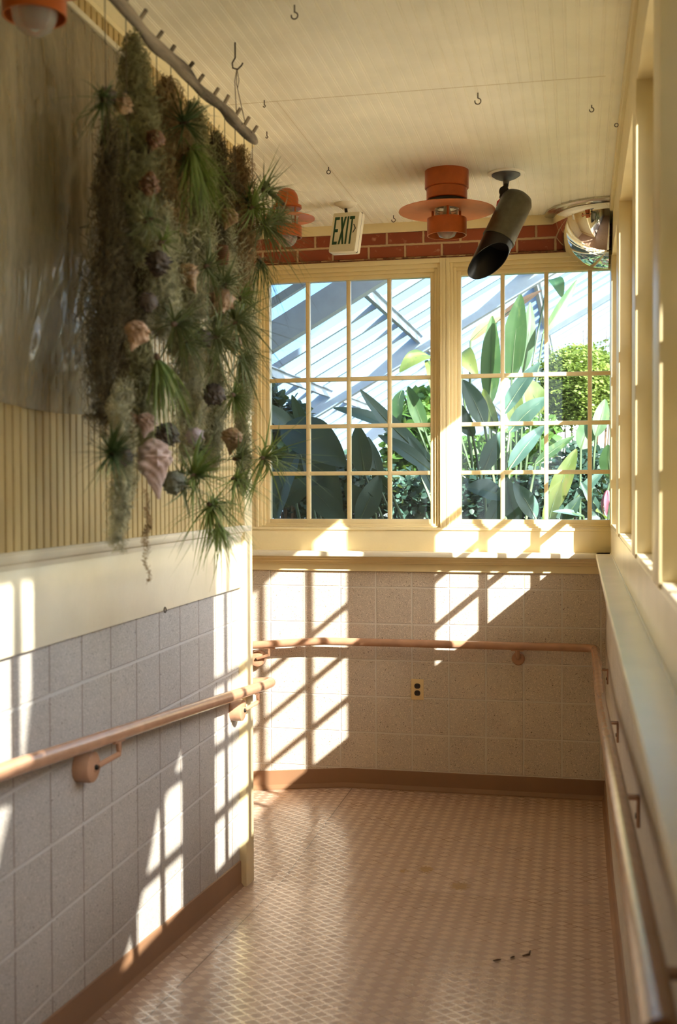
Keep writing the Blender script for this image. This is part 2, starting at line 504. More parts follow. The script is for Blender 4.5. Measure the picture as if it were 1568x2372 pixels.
ST = dict(kind='structure')
YF, XL = 6.19, -1.39
XLOW, XUP = .140, .165       # lower (block) and upper (window) faces of the window side
ZC = 1.45                    # ceiling
GR = -1.685                  # landing
def ramp_z(y): return GR + max(0, 4.64 - y) / 12
def side_z(x): return GR - max(0, -1.28 - x) / 12

# ------------------------------------------------------------------ floor
m = MB()
m.add([(-1.52, -3.3, ramp_z(-3.3)), (.30, -3.3, ramp_z(-3.3)), (.30, 4.64, GR), (-1.52, 4.64, GR)], [(0, 1, 2, 3)])
m.add([(-1.28, 4.64, GR), (.30, 4.64, GR), (.30, 6.35, GR), (-1.28, 6.35, GR)], [(0, 1, 2, 3)])
m.add([(-4.1, 4.60, side_z(-4.1)), (-1.28, 4.60, GR), (-1.28, 6.35, GR), (-4.1, 6.35, side_z(-4.1))], [(0, 1, 2, 3)])
fl = m.build('floor', M_floor, smooth=False, recalc=False)
meta(fl, 'pinkish brown rubber tread floor sloping down to the corner landing', 'floor', **ST)

# ------------------------------------------------------------------ ceiling (beadboard, grooves run along the passage)
prof = []
x = -4.1
def groove(px, z, d, w):
    return [(px - w / 2, z), (px - w / 4, z + d), (px + w / 4, z + d), (px + w / 2, z)]
while x < .30:
    prof += groove(x, ZC, .003, .004) + groove(x + .008, ZC, .003, .004)
    x += .0405
m = MB()
n = len(prof)
V = [(p, -3.3, z) for p, z in prof] + [(p, 6.35, z) for p, z in prof]
m.add(V, [(i, i + 1, n + i + 1, n + i) for i in range(n - 1)])
m.box(-4.1, .275, -3.3, 6.35, ZC + .004, ZC + .16)
ce = m.build('ceiling', M_ceil, smooth=False, recalc=False)
meta(ce, 'cream painted beadboard ceiling with paired grooves along the passage', 'ceiling', **ST)
m = MB()
m.box(-1.33, .09, 4.150, 4.1515, ZC - .0006, ZC)
m.box(-1.1155, -1.1145, 4.15, 6.15, ZC - .0006, ZC)
meta(m.build('trim_1', M_board, smooth=False), 'thin seam where ceiling boards meet crosswise', 'ceiling seam', **ST)

# ------------------------------------------------------------------ left wall
m = MB(); m.box(-1.52, XL, -3.3, 4.63, -1.80, ZC)
wl = m.build('wall_left', M_blk_left, smooth=False)
meta(wl, 'pale grey speckled block wall under the cream panel, beside the ramp', 'wall', **ST)
# beadboard above the chair rail
prof = []; y = -3.28
while y < 4.62:
    prof += [(y - .0030, .010), (y - .0022, .001), (y + .0022, .001), (y + .0030, .010), (y + .0075, .0085), (y + .0095, .010)]
    y += .0405
m = MB(); n = len(prof)
m.add([(XL + d, yy, -.165) for yy, d in prof] + [(XL + d, yy, 1.40) for yy, d in prof], [(i, i + 1, n + i + 1, n + i) for i in range(n - 1)])
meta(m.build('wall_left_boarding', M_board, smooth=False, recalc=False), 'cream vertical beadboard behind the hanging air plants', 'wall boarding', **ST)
m = MB(); m.box(XL, XL + .014, -3.28, 4.60, -.419, -.18, bev=.003)
meta(m.build('trim_2', M_creamgloss), 'flat cream panel board between chair rail and grey blocks', 'wall panel', **ST)
m = MB(); m.prism([(XL, -3.28, -.205), (XL + .018, -3.28, -.205), (XL + .020, -3.28, -.192), (XL + .030, -3.28, -.186), (XL + .034, -3.28, -.176), (XL + .034, -3.28, -.166), (XL + .026, -3.28, -.160), (XL, -3.28, -.160)], (0, 7.89, 0))
meta(m.build('trim_3', M_creamgloss), 'cream chair rail moulding along the beadboard foot', 'chair rail', **ST)
m = MB(); m.prism([(XL, -3.28, 1.390), (XL + .014, -3.28, 1.390), (XL + .018, -3.28, 1.402), (XL + .030, -3.28, 1.410), (XL + .036, -3.28, 1.424), (XL + .048, -3.28, 1.434), (XL + .052, -3.28, 1.45), (XL, -3.28, 1.45)], (0, 7.91, 0))
meta(m.build('trim_4', M_cream), 'cream crown moulding between beadboard and ceiling', 'crown moulding', **ST)
m = MB(); m.box(-1.53, -1.36, 4.525, 4.635, -1.70, ZC, bev=.004)
meta(m.build('trim_5', M_cream), 'tall cream corner post where the beadboard wall ends', 'corner post', **ST)
m = MB()
m.prism([(XL, 4.53, GR + .006), (XL, 4.53, GR + .118), (XL + .006, 4.53, GR + .116), (XL + .007, 4.53, GR + .024), (XL + .022, 4.53, GR + .004), (XL + .022, 4.53, GR - .02), (XL, 4.53, GR - .02)], (0, -7.8, 7.8 / 12))
meta(m.build('baseboard_left', M_base, smooth=False), 'brown rubber cove base following the ramp under grey blocks', 'baseboard', **ST)
# screws left in the block wall
# walls closing the side passage
m = MB(); m.box(-4.1, -1.50, 4.50, 4.63, -2.1, ZC)
meta(m.build('wall_side_passage', M_cream, smooth=False), 'cream wall on the near side of the turning passage', 'wall', **ST)
m = MB(); m.box(-4.2, -4.1, 4.4, 6.4, -2.1, ZC)
meta(m.build('wall_side_end', M_cream, smooth=False), 'cream wall closing the passage past the corner post', 'wall', **ST)
m = MB(); m.box(-1.6, .4, -3.4, -3.3, -1.8, ZC)
meta(m.build('wall_back', M_cream, smooth=False), 'cream wall closing the passage behind the viewer', 'wall', **ST)

# ------------------------------------------------------------------ far wall
m = MB(); m.box(-4.1, .30, YF, YF + .16, -2.1, -.40)
meta(m.build('wall_far', M_blk_far, smooth=False), 'tan speckled block wall under the two greenhouse windows', 'wall', **ST)
m = MB(); m.box(-4.1, .40, YF + .01, YF + .16, 1.25, ZC + .1)
meta(m.build('wall_far_brick', M_brick, smooth=False), 'red brick band with pale mortar above the window heads', 'brick wall', **ST)
m = MB(); m.box(-4.1, .30, YF - .004, YF + .012, 1.398, 1.452, bev=.003)
meta(m.build('trim_6', M_cream), 'cream ceiling board above the red brick band', 'ceiling trim', **ST)
m = MB()
for k in range(60):
    xx = -1.9 + k * .035
    m.box(xx, xx + .036, YF - .004 - rng.uniform(0, .004), YF + .02, 1.246, 1.2535 + rng.uniform(-.002, .004))
meta(m.build('trim_7', M_gutter), 'crusted rusty caulk line under the brick band', 'caulk line', **ST)
# window bank backing: board under the windows, mullion, side boards
m = MB()
m.box(-4.1, .19, YF, YF + .13, -.375, -.228, bev=.003)
m.box(-4.1, .19, YF - .006, YF + .02, -.243, -.228, bev=.003)
meta(m.build('trim_8', M_cream), 'cream apron board between window frames and ledge', 'window apron', **ST)
m = MB(); m.box(-.741, -.713, YF - .002, YF + .13, -.23, 1.25, bev=.002)
meta(m.build('trim_9', M_cream), 'cream mullion post between the two greenhouse windows', 'window mullion', **ST)
m = MB(); m.box(-4.1, -1.80, YF, YF + .13, -.23, 1.25)
meta(m.build('wall_far_boarding', M_cream, smooth=False), 'cream boarding left of the greenhouse windows', 'wall boarding', **ST)
# ledge
m = MB(); m.box(-4.1, .20, YF - .10, YF + .02, -.386, -.358, bev=.006)
meta(m.build('trim_10', M_creamgloss), 'cream sill ledge running under the two greenhouse windows', 'window ledge', **ST)
m = MB()
zz = [(-.010, -.472), (-.014, -.470), (-.014, -.432), (-.022, -.428), (-.024, -.418), (-.040, -.412), (-.042, -.402), (-.060, -.398), (-.064, -.386), (0, -.386), (0, -.472)]
m.prism([(-4.1, YF + a, z) for a, z in zz], (4.25, 0, 0))
meta(m.build('trim_11', M_cream), 'stepped cream moulding between ledge and tan blocks', 'ledge moulding', **ST)
m = MB()
pr = [(0, .006), (0, .106), (-.006, .104), (-.007, .026), (-.020, .006), (-.021, -.02), (0, -.02)]
m.prism([(-1.28, YF + a, GR + z) for a, z in pr], (1.42, 0, 0))
m.prism([(-1.28, YF + a, GR + z) for a, z in pr], (-2.8, 0, -2.8 / 12))
meta(m.build('baseboard_far', M_base, smooth=False), 'brown rubber cove base under the tan block wall', 'baseboard', **ST)

# ------------------------------------------------------------------ windows
def window(name, label, axis, rect, cols, rows, plane, inward, casing, outer, glassm):
    """rect: a0,a1,z0,z1 of the glass; plane: glass coordinate; inward: sign to the room; casing: (width, depth) steps from glass out"""
    a0, a1, z0, z1 = rect
    o = empty(name, (0, 0, 0) if axis is None else ((a0 + a1) / 2, plane, z0) if axis == 'x' else (plane, (a0 + a1) / 2, z0), label, 'window', kind='structure')
    def bx(m, u0, u1, d0, d1, w0, w1, bev=.002):
        q0, q1 = plane + inward * d0, plane + inward * d1
        if axis == 'x': m.box(u0, u1, q0, q1, w0, w1, bev=bev)
        else: m.box(q0, q1, u0, u1, w0, w1, bev=bev)
    m = MB(); L, Rr, Bt, Tp = 0, 0, 0, 0
    for i, (w, d) in enumerate(casing):
        wl_, wr_, wb_, wt_ = (w if isinstance(w, tuple) else (w,) * 4)
        bx(m, a0 - L - wl_, a0 - L, -.03, d, z0 - Bt - wb_, z1 + Tp + wt_)
        if wr_: bx(m, a1 + Rr, a1 + Rr + wr_, -.03, d, z0 - Bt - wb_, z1 + Tp + wt_)
        bx(m, a0 - L - .0005, a1 + Rr + .0005, -.03, d, z0 - Bt - wb_, z0 - Bt)
        bx(m, a0 - L - .0005, a1 + Rr + .0005, -.03, d, z1 + Tp, z1 + Tp + wt_)
        L += wl_; Rr += wr_; Bt += wb_; Tp += wt_
        if i == 0:
            m.build('sash', M_cream, o); m = MB()
    m.build('casing', M_cream, o)
    m = MB()
    for c in cols:
        bx(m, c - .0115, c + .0115, -.014, .020, z0, z1, .004)
    for r in rows:
        bx(m, a0, a1, -.0135, .0195, r - .0115, r + .0115, .004)
    m.build('muntin_grid', M_cream, o)
    m = MB()
    if axis == 'x': m.add([(a0, plane, z0), (a1, plane, z0), (a1, plane, z1), (a0, plane, z1)], [(0, 1, 2, 3)])
    else: m.add([(plane, a0, z0), (plane, a1, z0), (plane, a1, z1), (plane, a0, z1)], [(0, 1, 2, 3)])
    m.build('glass', glassm, o, smooth=False)
    return o

ROWS = (.602, .339, .074)
GY = YF + .055
cas = [(.024, .024), ((.018, .018, .012, .020), .034), ((.018, .014, .008, .024), .046), ((.020, .010, .004, .034), .058)]
window('window_1', 'sixteen pane cream window left of the mullion, greenhouse rafters behind', 'x', (-1.720, -.802, -.183, 1.152), (-1.497, -1.263, -1.032), ROWS, GY, -1, cas, None, M_glass)
cas2 = [((.024, 0, .024, .024), .024), ((.018, 0, .012, .020), .034), ((.018, 0, .008, .024), .046), ((.020, 0, .004, .034), .058)]
window('window_2', 'cream window right of the mullion with banana leaves behind', 'x', (-.633, .200, -.183, 1.152), (-.408, -.174, .056), ROWS, GY, -1, cas2, None, M_glass)

# ------------------------------------------------------------------ window side (right)
m = MB(); m.box(XLOW, .42, -3.3, 6.30, -1.80, -.386)
meta(m.build('wall_right', M_blk_right, smooth=False), 'pale block wall below the long ledge on the window side', 'wall', **ST)
m = MB(); m.box(.086, .42, -3.3, 6.30, -.386, -.358, bev=.005)
meta(m.build('trim_12', M_creamgloss), 'long glossy cream ledge running toward the viewer on window side', 'window ledge', **ST)
m = MB(); m.box(XUP, .42, -3.3, 6.30, -.360, -.215, bev=.002)
m.box(XUP + .001, .42, -3.3, 6.30, -.216, -.200)
meta(m.build('trim_13', M_creamgloss, smooth=False), 'cream board between the long ledge and side windows', 'window apron', **ST)
m = MB(); m.box(XUP, .275, -3.3, 6.30, 1.185, ZC + .16)
m.box(.150, XUP + .01, -3.3, 6.19, 1.385, ZC - .0005, bev=.004)
meta(m.build('trim_14', M_cream, smooth=False), 'cream header board above the side windows', 'window header', **ST)
m = MB(); m.tube([(XUP - .001, -3.2, -.357), (XUP - .001, 6.15, -.357)], .0035, 6)
meta(m.build('trim_24', M_white), 'pale caulk bead along the back of the long ledge', 'caulk line', **ST)
WINS = [(5.24, 5.96), (3.71, 4.83), (2.69, 3.385), (1.55, 2.36), (.40, 1.23)]
edges = [6.30] + [e for w in WINS for e in (w[1], w[0])] + [-3.3]
nt = 15
for i in range(0, len(edges), 2):
    hi, lo = edges[i], edges[i + 1]
    m = MB()
    m.box(XUP - .004, .275, lo + .056 if i < len(edges) - 2 else lo, hi - .056 if i else hi, -.215, 1.19, bev=.003)
    meta(m.build('trim_%d' % nt, M_cream), ['cream post in the far corner beside the side windows', 'cream post between first and second side window from the corner', 'cream post between second and third side window from the corner',
        'broad cream post nearest the viewer among those in view', 'cream post between fourth and fifth side window from the corner', 'cream wall end past the last side window'][i // 2], 'window post', **ST)
    nt += 1
XG = .245
ordn = ['first', 'second', 'third', 'fourth', 'fifth', 'sixth', 'seventh']
for i, (lo, hi) in enumerate(WINS):
    cols = []
    c = hi - (.20 if i == 0 else .212)
    while c > lo + .12:
        cols.append(c); c -= .255
    if i == 2: cols = [2.865, 3.12]
    if i == 4: cols = [1.13, .875, .62]
    window('window_%d' % (i + 3), 'cream %s side window from the far corner' % ordn[i], 'y', (lo, hi, -.165, 1.145), cols, ROWS, XG, -1, [((.030, .030, .020, .022), .018), ((.028, .028, .016, .018), .030)], None, M_glass_r)
m = MB()
pr = [(0, .006), (0, .108), (-.006, .106), (-.007, .026), (-.018, .006), (-.019, -.02), (0, -.02)]
m.prism([(XLOW + a, 4.64, GR + z) for a, z in pr], (0, -7.9, 7.9 / 12))
m.prism([(XLOW + a, 4.64, GR + z) for a, z in pr], (0, 1.55, 0))
meta(m.build('baseboard_right', M_base, smooth=False), 'brown rubber cove base under the window side wall', 'baseboard', **ST)

# ------------------------------------------------------------------ handrails
def arc(c, a, b, r, n=8):
    """quarter bend at corner c, coming along a, leaving along b"""
    c, a, b = Vector(c), Vector(a).normalized(), Vector(b).normalized()
    p0, p2 = c - a * r, c + b * r
    return [((1 - t) ** 2) * p0 + 2 * t * (1 - t) * c + t * t * p2 for t in [i / n for i in range(n + 1)]]

def s_bracket(par, pt, wall, nrm, along):
    """thick round wall boss, curved arm up to the rail saddle. pt: rail centre above bracket, wall: boss centre on wall"""
    nrm = Vector(nrm); w = Vector(wall); p = Vector(pt)
    m = MB(); m.lathe([(0, .052), (.012, .052), (.014, .050), (.036, .050), (.043, .046), (.045, .038), (.045, 0)], w, 28, nrm)
    b = m.build('boss', M_rail, par)
    m = MB(); m.lathe([(0, .060), (.006, .060), (.008, .055), (.008, .05)], w, 12, nrm); m.build('boss_screw', M_darkmetal, b)
    q = p + Vector((0, 0, -.030))
    s = w + nrm * .045 + Vector(along) * .005
    m = MB(); m.tube([w + nrm * .03, s + Vector((0, 0, .004)), s + nrm * .012 + Vector((0, 0, .004)), q + Vector((0, 0, -.030)), q + Vector((0, 0, -.012)), q + Vector((0, 0, .006))], .0085, 10)
    m.build('bracket_arm', M_rail, par)
    m = MB(); a = Vector(along)
    m.tube([p - a * .035 + Vector((0, 0, -.021)), p + a * .035 + Vector((0, 0, -.021))], [.007, .007], 8)
    m.build('saddle', M_rail, par)

def rz(y): return GR + .842 + max(0, 4.64 - y) / 12
RR = .0215
hr = empty('handrail', (-1.30, 2.5, -1.5), 'brown tube handrail along the grey block wall beside the ramp', 'handrail')
path = [(-1.30, -2.6, rz(-2.6)), (-1.30, 1.0, rz(1.0)), (-1.30, 2.4, rz(2.4)), (-1.30, 4.6, rz(4.6))] + arc((-1.30, 4.745, rz(4.64) - .006), (0, 1, -1 / 12), (-1, 0, -.08), .06) + [(-1.6, 4.745, rz(4.64) - .03), (-3.9, 4.745, rz(4.64) - .22)]
m = MB(); m.tube(path, RR, 20); m.build('rail', M_rail, hr, angle=60)
for yy in (2.977, 4.43, 1.4, -.2):
    s_bracket(hr, (-1.30, yy + .075, rz(yy + .075)), (XL, yy, rz(yy) - .088), (1, 0, 0), (0, 1, -1 / 12))

hr = empty('handrail', (.085, 5.8, -1.5), 'brown tube handrail bending round the far corner and along window side', 'handrail')
ZR = -.858
path = [(-3.9, 6.112, ZR - 2.5 / 12), (-1.62, 6.112, ZR - .018)] + [(-1.46, 6.112, ZR - .005), (-1.38, 6.112, ZR), (-.9, 6.112, ZR)] + arc((.085, 6.112, ZR), (1, 0, 0), (0, -1, 0), .075, 10) + \
    [(.085, 5.6, ZR), (.085, 5.0, ZR), (.085, 4.72, ZR), (.085, 4.56, ZR + .006), (.085, 3.5, ZR + 1.14 / 12), (.085, 2.2, ZR + 2.44 / 12), (.085, 1.20, ZR + 3.44 / 12)]
m = MB(); m.tube(path, RR, 20); m.build('rail', M_rail, hr, angle=60)
for cy, lbl in ((5.30, 'far'),):
    m = MB(); m.tube([(.085, cy, ZR), (.085, cy - .006, ZR)], RR + .0008, 20); m.build('joint_sleeve', M_rail, hr)
m = MB(); m.lathe([(0, .016), (.012, .016), (.013, .012), (.030, .012), (.035, .008), (.036, 0)], (-.321, YF, -.937), 28, (0, -1, 0)); b = m.build('boss', M_rail, hr)
m = MB(); m.lathe([(0, .022), (.006, .022), (.008, .016)], (-.321, YF, -.937), 12, (0, -1, 0)); m.build('boss_screw', M_rail, b)
m = MB(); m.tube([(-.321, YF - .008, -.93), (-.321, YF - .03, -.926), (-.321, YF - .066, -.912), (-.321, YF - .078, -.895), (-.321, YF - .078, -.875)], .012, 12); m.build('bracket_arm', M_rail, hr)
m = MB(); m.box(-.355, -.287, YF - .088, YF - .068, ZR - .026, ZR - .019, bev=.002); m.build('saddle', M_rail, hr)
s_bracket(hr, (-1.70, 6.112, ZR - .026), (-1.78, YF, ZR - .115), (0, -1, 0), (1, 0, 0))
for cy in (5.60, 4.15, 2.72, 1.5):
    zt = (ZR + max(0, 4.64 - cy) / 12) - .030
    m = MB()
    m.box(.083, XLOW - .002, cy - .016, cy + .016, zt - .005, zt + .002, bev=.002)
    m.box(XLOW - .008, XLOW, cy - .016, cy + .016, zt - .070, zt + .002, bev=.002)
    br = m.build('wall_bracket', M_rail, hr)
    m = MB(); m.lathe([(0, .011), (.006, .011), (.008, .008)], (XLOW, cy, zt - .045), 12, (-1, 0, 0)); m.build('bracket_screw', M_darkmetal, br)

# ------------------------------------------------------------------ outlet
ou = empty('wall_outlet', (-.872, YF, -1.122), 'almond duplex outlet with dark receptacles in the tan block wall', 'outlet')
m = MB(); m.box(-.907, -.837, YF - .007, YF, -1.180, -1.065, bev=.004); m.build('cover_plate', M_almond, ou)
for zc in (-1.103, -1.142):
    m = MB(); m.prism([(-.872 + .0165 * math.copysign(abs(math.cos(t)) ** .6, math.cos(t)), YF - .0105, zc + .0145 * math.sin(t)) for t in [2 * PI * k / 24 for k in range(24)]], (0, .006, 0))
    r_ = m.build('receptacle', M_recept, ou)
    m = MB()
    for dx in (-.006, .006): m.box(-.872 + dx - .0012, -.872 + dx + .0012, YF - .0112, YF - .009, zc - .003, zc + .006)
    m.build('slot', M_slot, r_)
m = MB(); m.lathe([(0, .009), (.003, .009), (.0035, .0065)], (-.872, YF, -1.1225), 10, (0, -1, 0)); m.build('plate_screw', M_almond, ou)

# ------------------------------------------------------------------ copper lamps
def ring(m, c, ro, ri, z0, z1, n=44):
    m.lathe([(ri, z0), (ro, z0), (ro, z1), (ri, z1), (ri, z0)], c, n)

c0 = (-.598, 5.239, 0)
lp = empty('ceiling_lamp', (-.598, 5.239, ZC), 'orange copper ceiling lamp with wide flat disc, over the landing', 'ceiling lamp')
m = MB(); m.lathe([(0, 1.45), (.101, 1.45), (.101, 1.372), (.098, 1.369), (.094, 1.369), (.094, 1.366)], c0, 48); m.lathe([(.094, 1.369), (.0935, 1.322), (.090, 1.319), (.083, 1.319)], c0, 48); m.build('canopy', M_copper, lp)
m = MB(); m.lathe([(.083, 1.322), (.083, 1.300), (.050, 1.298), (0, 1.298)], c0, 40); m.build('neck', M_darkmetal, lp)
m = MB(); m.lathe([(.056, 1.281), (.215, 1.272), (.221, 1.270), (.222, 1.267), (.215, 1.268), (.056, 1.277), (.056, 1.281)], c0, 64); m.build('disc_shade', M_coppern, lp)
for k in range(3):
    a = math.radians(-80 + 120 * k)
    m = MB(); m.tube([(c0[0] + .073 * math.cos(a), c0[1] + .073 * math.sin(a), z) for z in (1.325, 1.18)], .0058, 10); m.build('rod', M_copper, lp)
m = MB(); ring(m, c0, .091, .086, 1.155, 1.232); m.build('lower_ring', M_copper, lp)
m = MB()
pf = [(.053, 1.298)]
for k in range(7):
    z = 1.292 - k * .012; pf += [(.054, z), (.052, z - .006)]
pf += [(.052, 1.205), (.047, 1.172), (.036, 1.153), (.018, 1.145), (0, 1.143)]
m.lathe(pf, c0, 36); gl = m.build('lamp_glass', M_bulb, lp)
m = MB(); m.lathe([(0, 1.20), (.014, 1.21), (.024, 1.228), (.026, 1.245), (.016, 1.27), (.013, 1.296)], c0, 20); m.build('bulb', M_white, gl)

def sconce(c, sx, sy, label, wall_dir, wall_len):
    """domed copper wall lamp; c is (x, y) and z0 offset"""
    x, y, dz = c
    lp = empty('wall_lamp', (x, y, 1.10 + dz), label, 'wall lamp', 'domed copper wall lamps')
    cc = (x, y, dz); s = sx
    m = MB(); m.lathe([(0, 1.352), (.018, 1.350), (.036, 1.340), (.048, 1.322), (.053, 1.302), (.053, 1.275), (.067, 1.272), (.068, 1.262), (.064, 1.258), (0, 1.258)], cc, 40); m.build('dome_cap', M_copper, lp)
    m = MB(); ring(m, cc, .067, .063, 1.128, 1.180); m.build('lower_ring', M_copper, lp)
    m = MB(); m.lathe([(.055, 1.226), (.120, 1.219), (.127, 1.216), (.127, 1.212), (.055, 1.220), (.055, 1.226)], cc, 56); m.build('disc_shade', M_coppern, lp)
    for k in range(3):
        a = math.radians(-35 + 120 * k)
        m = MB(); m.tube([(x + .058 * math.cos(a), y + .058 * math.sin(a), dz + z) for z in (1.265, 1.14)], .0042, 8); m.build('rod', M_copper, lp)
    m = MB(); m.lathe([(.050, 1.256), (.050, 1.15), (.047, 1.125), (.036, 1.103), (.020, 1.092), (0, 1.089)], cc, 32); g = m.build('lamp_glass', M_bulb, lp)
    m = MB(); m.lathe([(0, 1.155), (.014, 1.16), (.024, 1.18), (.020, 1.22), (.013, 1.256)], cc, 18); m.build('bulb', M_white, g)
    d = Vector(wall_dir)
    p = Vector((x, y, 1.268 + dz))
    m = MB(); m.tube([p + d * .04, p + d * wall_len], .009, 12); m.lathe([(.022, 0), (.022, .008), (.014, .012), (0, .012)], p + d * wall_len, 24, -d)
    m.build('wall_arm', M_darkmetal, lp)
sconce((-1.297, 5.0, 0), 1, 1, 'orange domed wall lamp with small disc, past the corner post', (0, -1, 0), .365)
sconce((-1.137, 2.25, -.125), 1, 1, 'orange domed wall lamp in front of the plastic sheet', (-1, 0, 0), .253)

# ------------------------------------------------------------------ exit sign
es = empty('exit_sign', (-1.175, 5.72, 1.44), 'cream exit sign with green letters hanging tilted from the ceiling', 'exit sign')
a = math.radians(20)
Wd = Vector((math.cos(a), -math.sin(a), 0)); Nd = Vector((-math.sin(a), -math.cos(a), 0)); Ud = Vector((0, 0, 1))
tl = math.radians(8)
Ud2 = (Ud * math.cos(tl) - Nd * math.sin(tl)); Nd2 = Nd * math.cos(tl) + Ud * math.sin(tl)
rl = math.radians(-4)
W3 = Wd * math.cos(rl) + Ud2 * math.sin(rl); U3 = Ud2 * math.cos(rl) - Wd * math.sin(rl)
SM = Matrix((W3, -Nd2, U3)).transposed().to_4x4()     # local x along sign, y away from face, z up
SM.translation = Vector((-1.165, 5.70, 1.404))
m = MB(); m.box(-.0815, .0815, 0, .058, -.210, 0, SM, bev=.010); m.build('sign_body', M_signw, es)
m = MB(); m.box(-.0818, .0818, .026, .028, -.2103, .0003, SM); m.build('edge_line', M_chev, es)
m = MB()
lh, lb = -.026, -.170
FX = .80
def bar(x0, x1, z0, z1): m.box(x0 * FX, x1 * FX, -.0015, .001, z0, z1, SM)
X0 = -.078
bar(X0, X0 + .011, lb, lh); bar(X0, X0 + .036, lh - .015, lh); bar(X0, X0 + .032, (lh + lb) / 2 - .007, (lh + lb) / 2 + .008); bar(X0, X0 + .036, lb, lb + .015)
def slant(x0, x1, w=.013):
    m.prism([SM @ Vector(p) for p in ((x0 * FX, -.0015, lb), ((x0 + w) * FX, -.0015, lb), ((x1 + w) * FX, -.0015, lh), (x1 * FX, -.0015, lh))], -Nd2 * .002)
slant(X0 + .044, X0 + .074); slant(X0 + .074, X0 + .044)
bar(X0 + .095, X0 + .107, lb, lh)
bar(X0 + .113, X0 + .150, lh - .015, lh); bar(X0 + .126, X0 + .138, lb, lh)
m.build('lettering', M_green, es, smooth=False)
m = MB()
for sgn in (1, -1):
    m.prism([SM @ Vector(p) for p in ((.053, -.0015, -.090 + sgn * .022), (.0585, -.0015, -.090 + sgn * .022), (.071, -.0015, -.090), (.065, -.0015, -.090))], -Nd2 * .002)
m.build('arrow', M_chev, es, smooth=False)
m = MB(); m.tube([(-1.168, 5.715, 1.40), (-1.172, 5.72, 1.425)], .008, 10); m.build('stem', M_darkmetal, es)
m = MB(); m.lathe([(0, 1.424), (.020, 1.425), (.034, 1.432), (.058, 1.446), (.060, 1.45)], (-1.172, 5.72, 0), 24); m.build('canopy', M_signw, es)

# ------------------------------------------------------------------ spotlight
sp = empty('spotlight', (-.333, 5.33, ZC), 'black cylinder spotlight aimed down beside the orange ceiling lamp', 'spotlight')
cS = (-.333, 5.33, 0)
m = MB(); m.lathe([(0, 1.4502), (.086, 1.4502), (.085, 1.446), (.078, 1.444), (0, 1.444)], cS, 40); m.build('ceiling_ring', M_ceil, sp)
m = MB(); m.lathe([(.066, 1.446), (.066, 1.439), (.050, 1.428), (.030, 1.420), (.016, 1.416), (.013, 1.40), (.0, 1.40)], cS, 36); m.build('base_plate', M_grey, sp)
m = MB(); m.tube([(-.333, 5.33, 1.43), (-.334, 5.33, 1.392), (-.340, 5.33, 1.378)], .0125, 12)
m.lathe([(0, -.022), (.012, -.022), (.022, -.016), (.024, 0), (.022, .016), (.012, .022), (0, .022)], (-.342, 5.328, 1.365), 20, (0, 1, 0))
m.tube([(-.345, 5.326, 1.365), (-.352, 5.322, 1.34), (-.335, 5.315, 1.312)], .013, 12); m.build('swivel', M_darkmetal, sp)
m = MB(); m.tube([(-.352, 5.332, 1.330), (-.366, 5.334, 1.318), (-.368, 5.334, 1.300)], .011, 10); m.build('lock_knob', M_red, sp)
A1 = Vector((-.268, 5.330, 1.350)); A2 = Vector((-.405, 5.235, 1.035))
ax = (A2 - A1).normalized(); Lh = (A2 - A1).length; rad = .074
m = MB(); m.lathe([(0, 0), (rad * .55, .003), (rad * .85, .016), (rad, .04), (rad, Lh * .66), (rad + .003, Lh * .66), (rad + .003, Lh * .70), (rad * .97, Lh * .70)], A1, 44, ax); m.build('housing', M_spot, sp)
# hood with a slanted open mouth
e1 = ax.orthogonal().normalized(); e2 = ax.cross(e1)
def hood(r, n=44, z0=.69):
    V = []
    for k in range(n):
        t = 2 * PI * k / n
        d = e1 * math.cos(t) + e2 * math.sin(t)
        s = d.dot(Vector((.80, -.60, 0)))
        V.append((A1 + ax * (Lh * z0) + d * r, A1 + ax * (Lh * (1.02 - .24 * s / 1.0)) + d * r))
    return V
oo, ii = hood(rad * .97), hood(rad * .97 - .003)
m = MB(); n = len(oo)
V = [p[0] for p in oo] + [p[1] for p in oo] + [p[1] for p in ii] + [p[0] for p in ii]
m.add(V, [(r * n + k, r * n + (k + 1) % n, (r + 1) * n + (k + 1) % n, (r + 1) * n + k) for r in range(3) for k in range(n)])
m.build('hood', M_spotin, sp)
m = MB(); m.lathe([(0, Lh * .74), (rad * .93, Lh * .74)], A1, 36, ax); m.build('lens', M_slot, sp)

# ------------------------------------------------------------------ convex mirror in the ceiling corner
mi = empty('convex_mirror', (.14, 6.17, ZC), 'chrome quarter dome safety mirror in the far ceiling corner', 'mirror')
def dome(m, c, R, D, z, n=40, k=20, th0=PI, th1=1.5 * PI):
    V = []
    for i in range(k + 1):
        ph = (PI / 2) * i / k
        for j in range(n + 1):
            t = th0 + (th1 - th0) * j / n
            V.append((c[0] + R * math.cos(ph) * math.cos(t), c[1] + R * math.cos(ph) * math.sin(t), z - D * math.sin(ph)))
    m.add(V, [(i * (n + 1) + j, i * (n + 1) + j + 1, (i + 1) * (n + 1) + j + 1, (i + 1) * (n + 1) + j) for i in range(k) for j in range(n)])
m = MB(); dome(m, (.149, 6.185), .290, .280, 1.428); m.build('dome', M_mirror, mi, recalc=False, angle=180)
m = MB(); N_ = 40
V = []
for (r, z) in ((.286, 1.430), (.300, 1.428), (.325, 1.432), (.332, 1.440), (.330, 1.450)):
    for j in range(N_ + 1):
        t = PI + PI / 2 * j / N_
        V.append((.149 + r * math.cos(t), 6.185 + r * math.sin(t), z))
m.add(V, [(i * (N_ + 1) + j, i * (N_ + 1) + j + 1, (i + 1) * (N_ + 1) + j + 1, (i + 1) * (N_ + 1) + j) for i in range(4) for j in range(N_)])
m.build('rim', M_rim, mi)

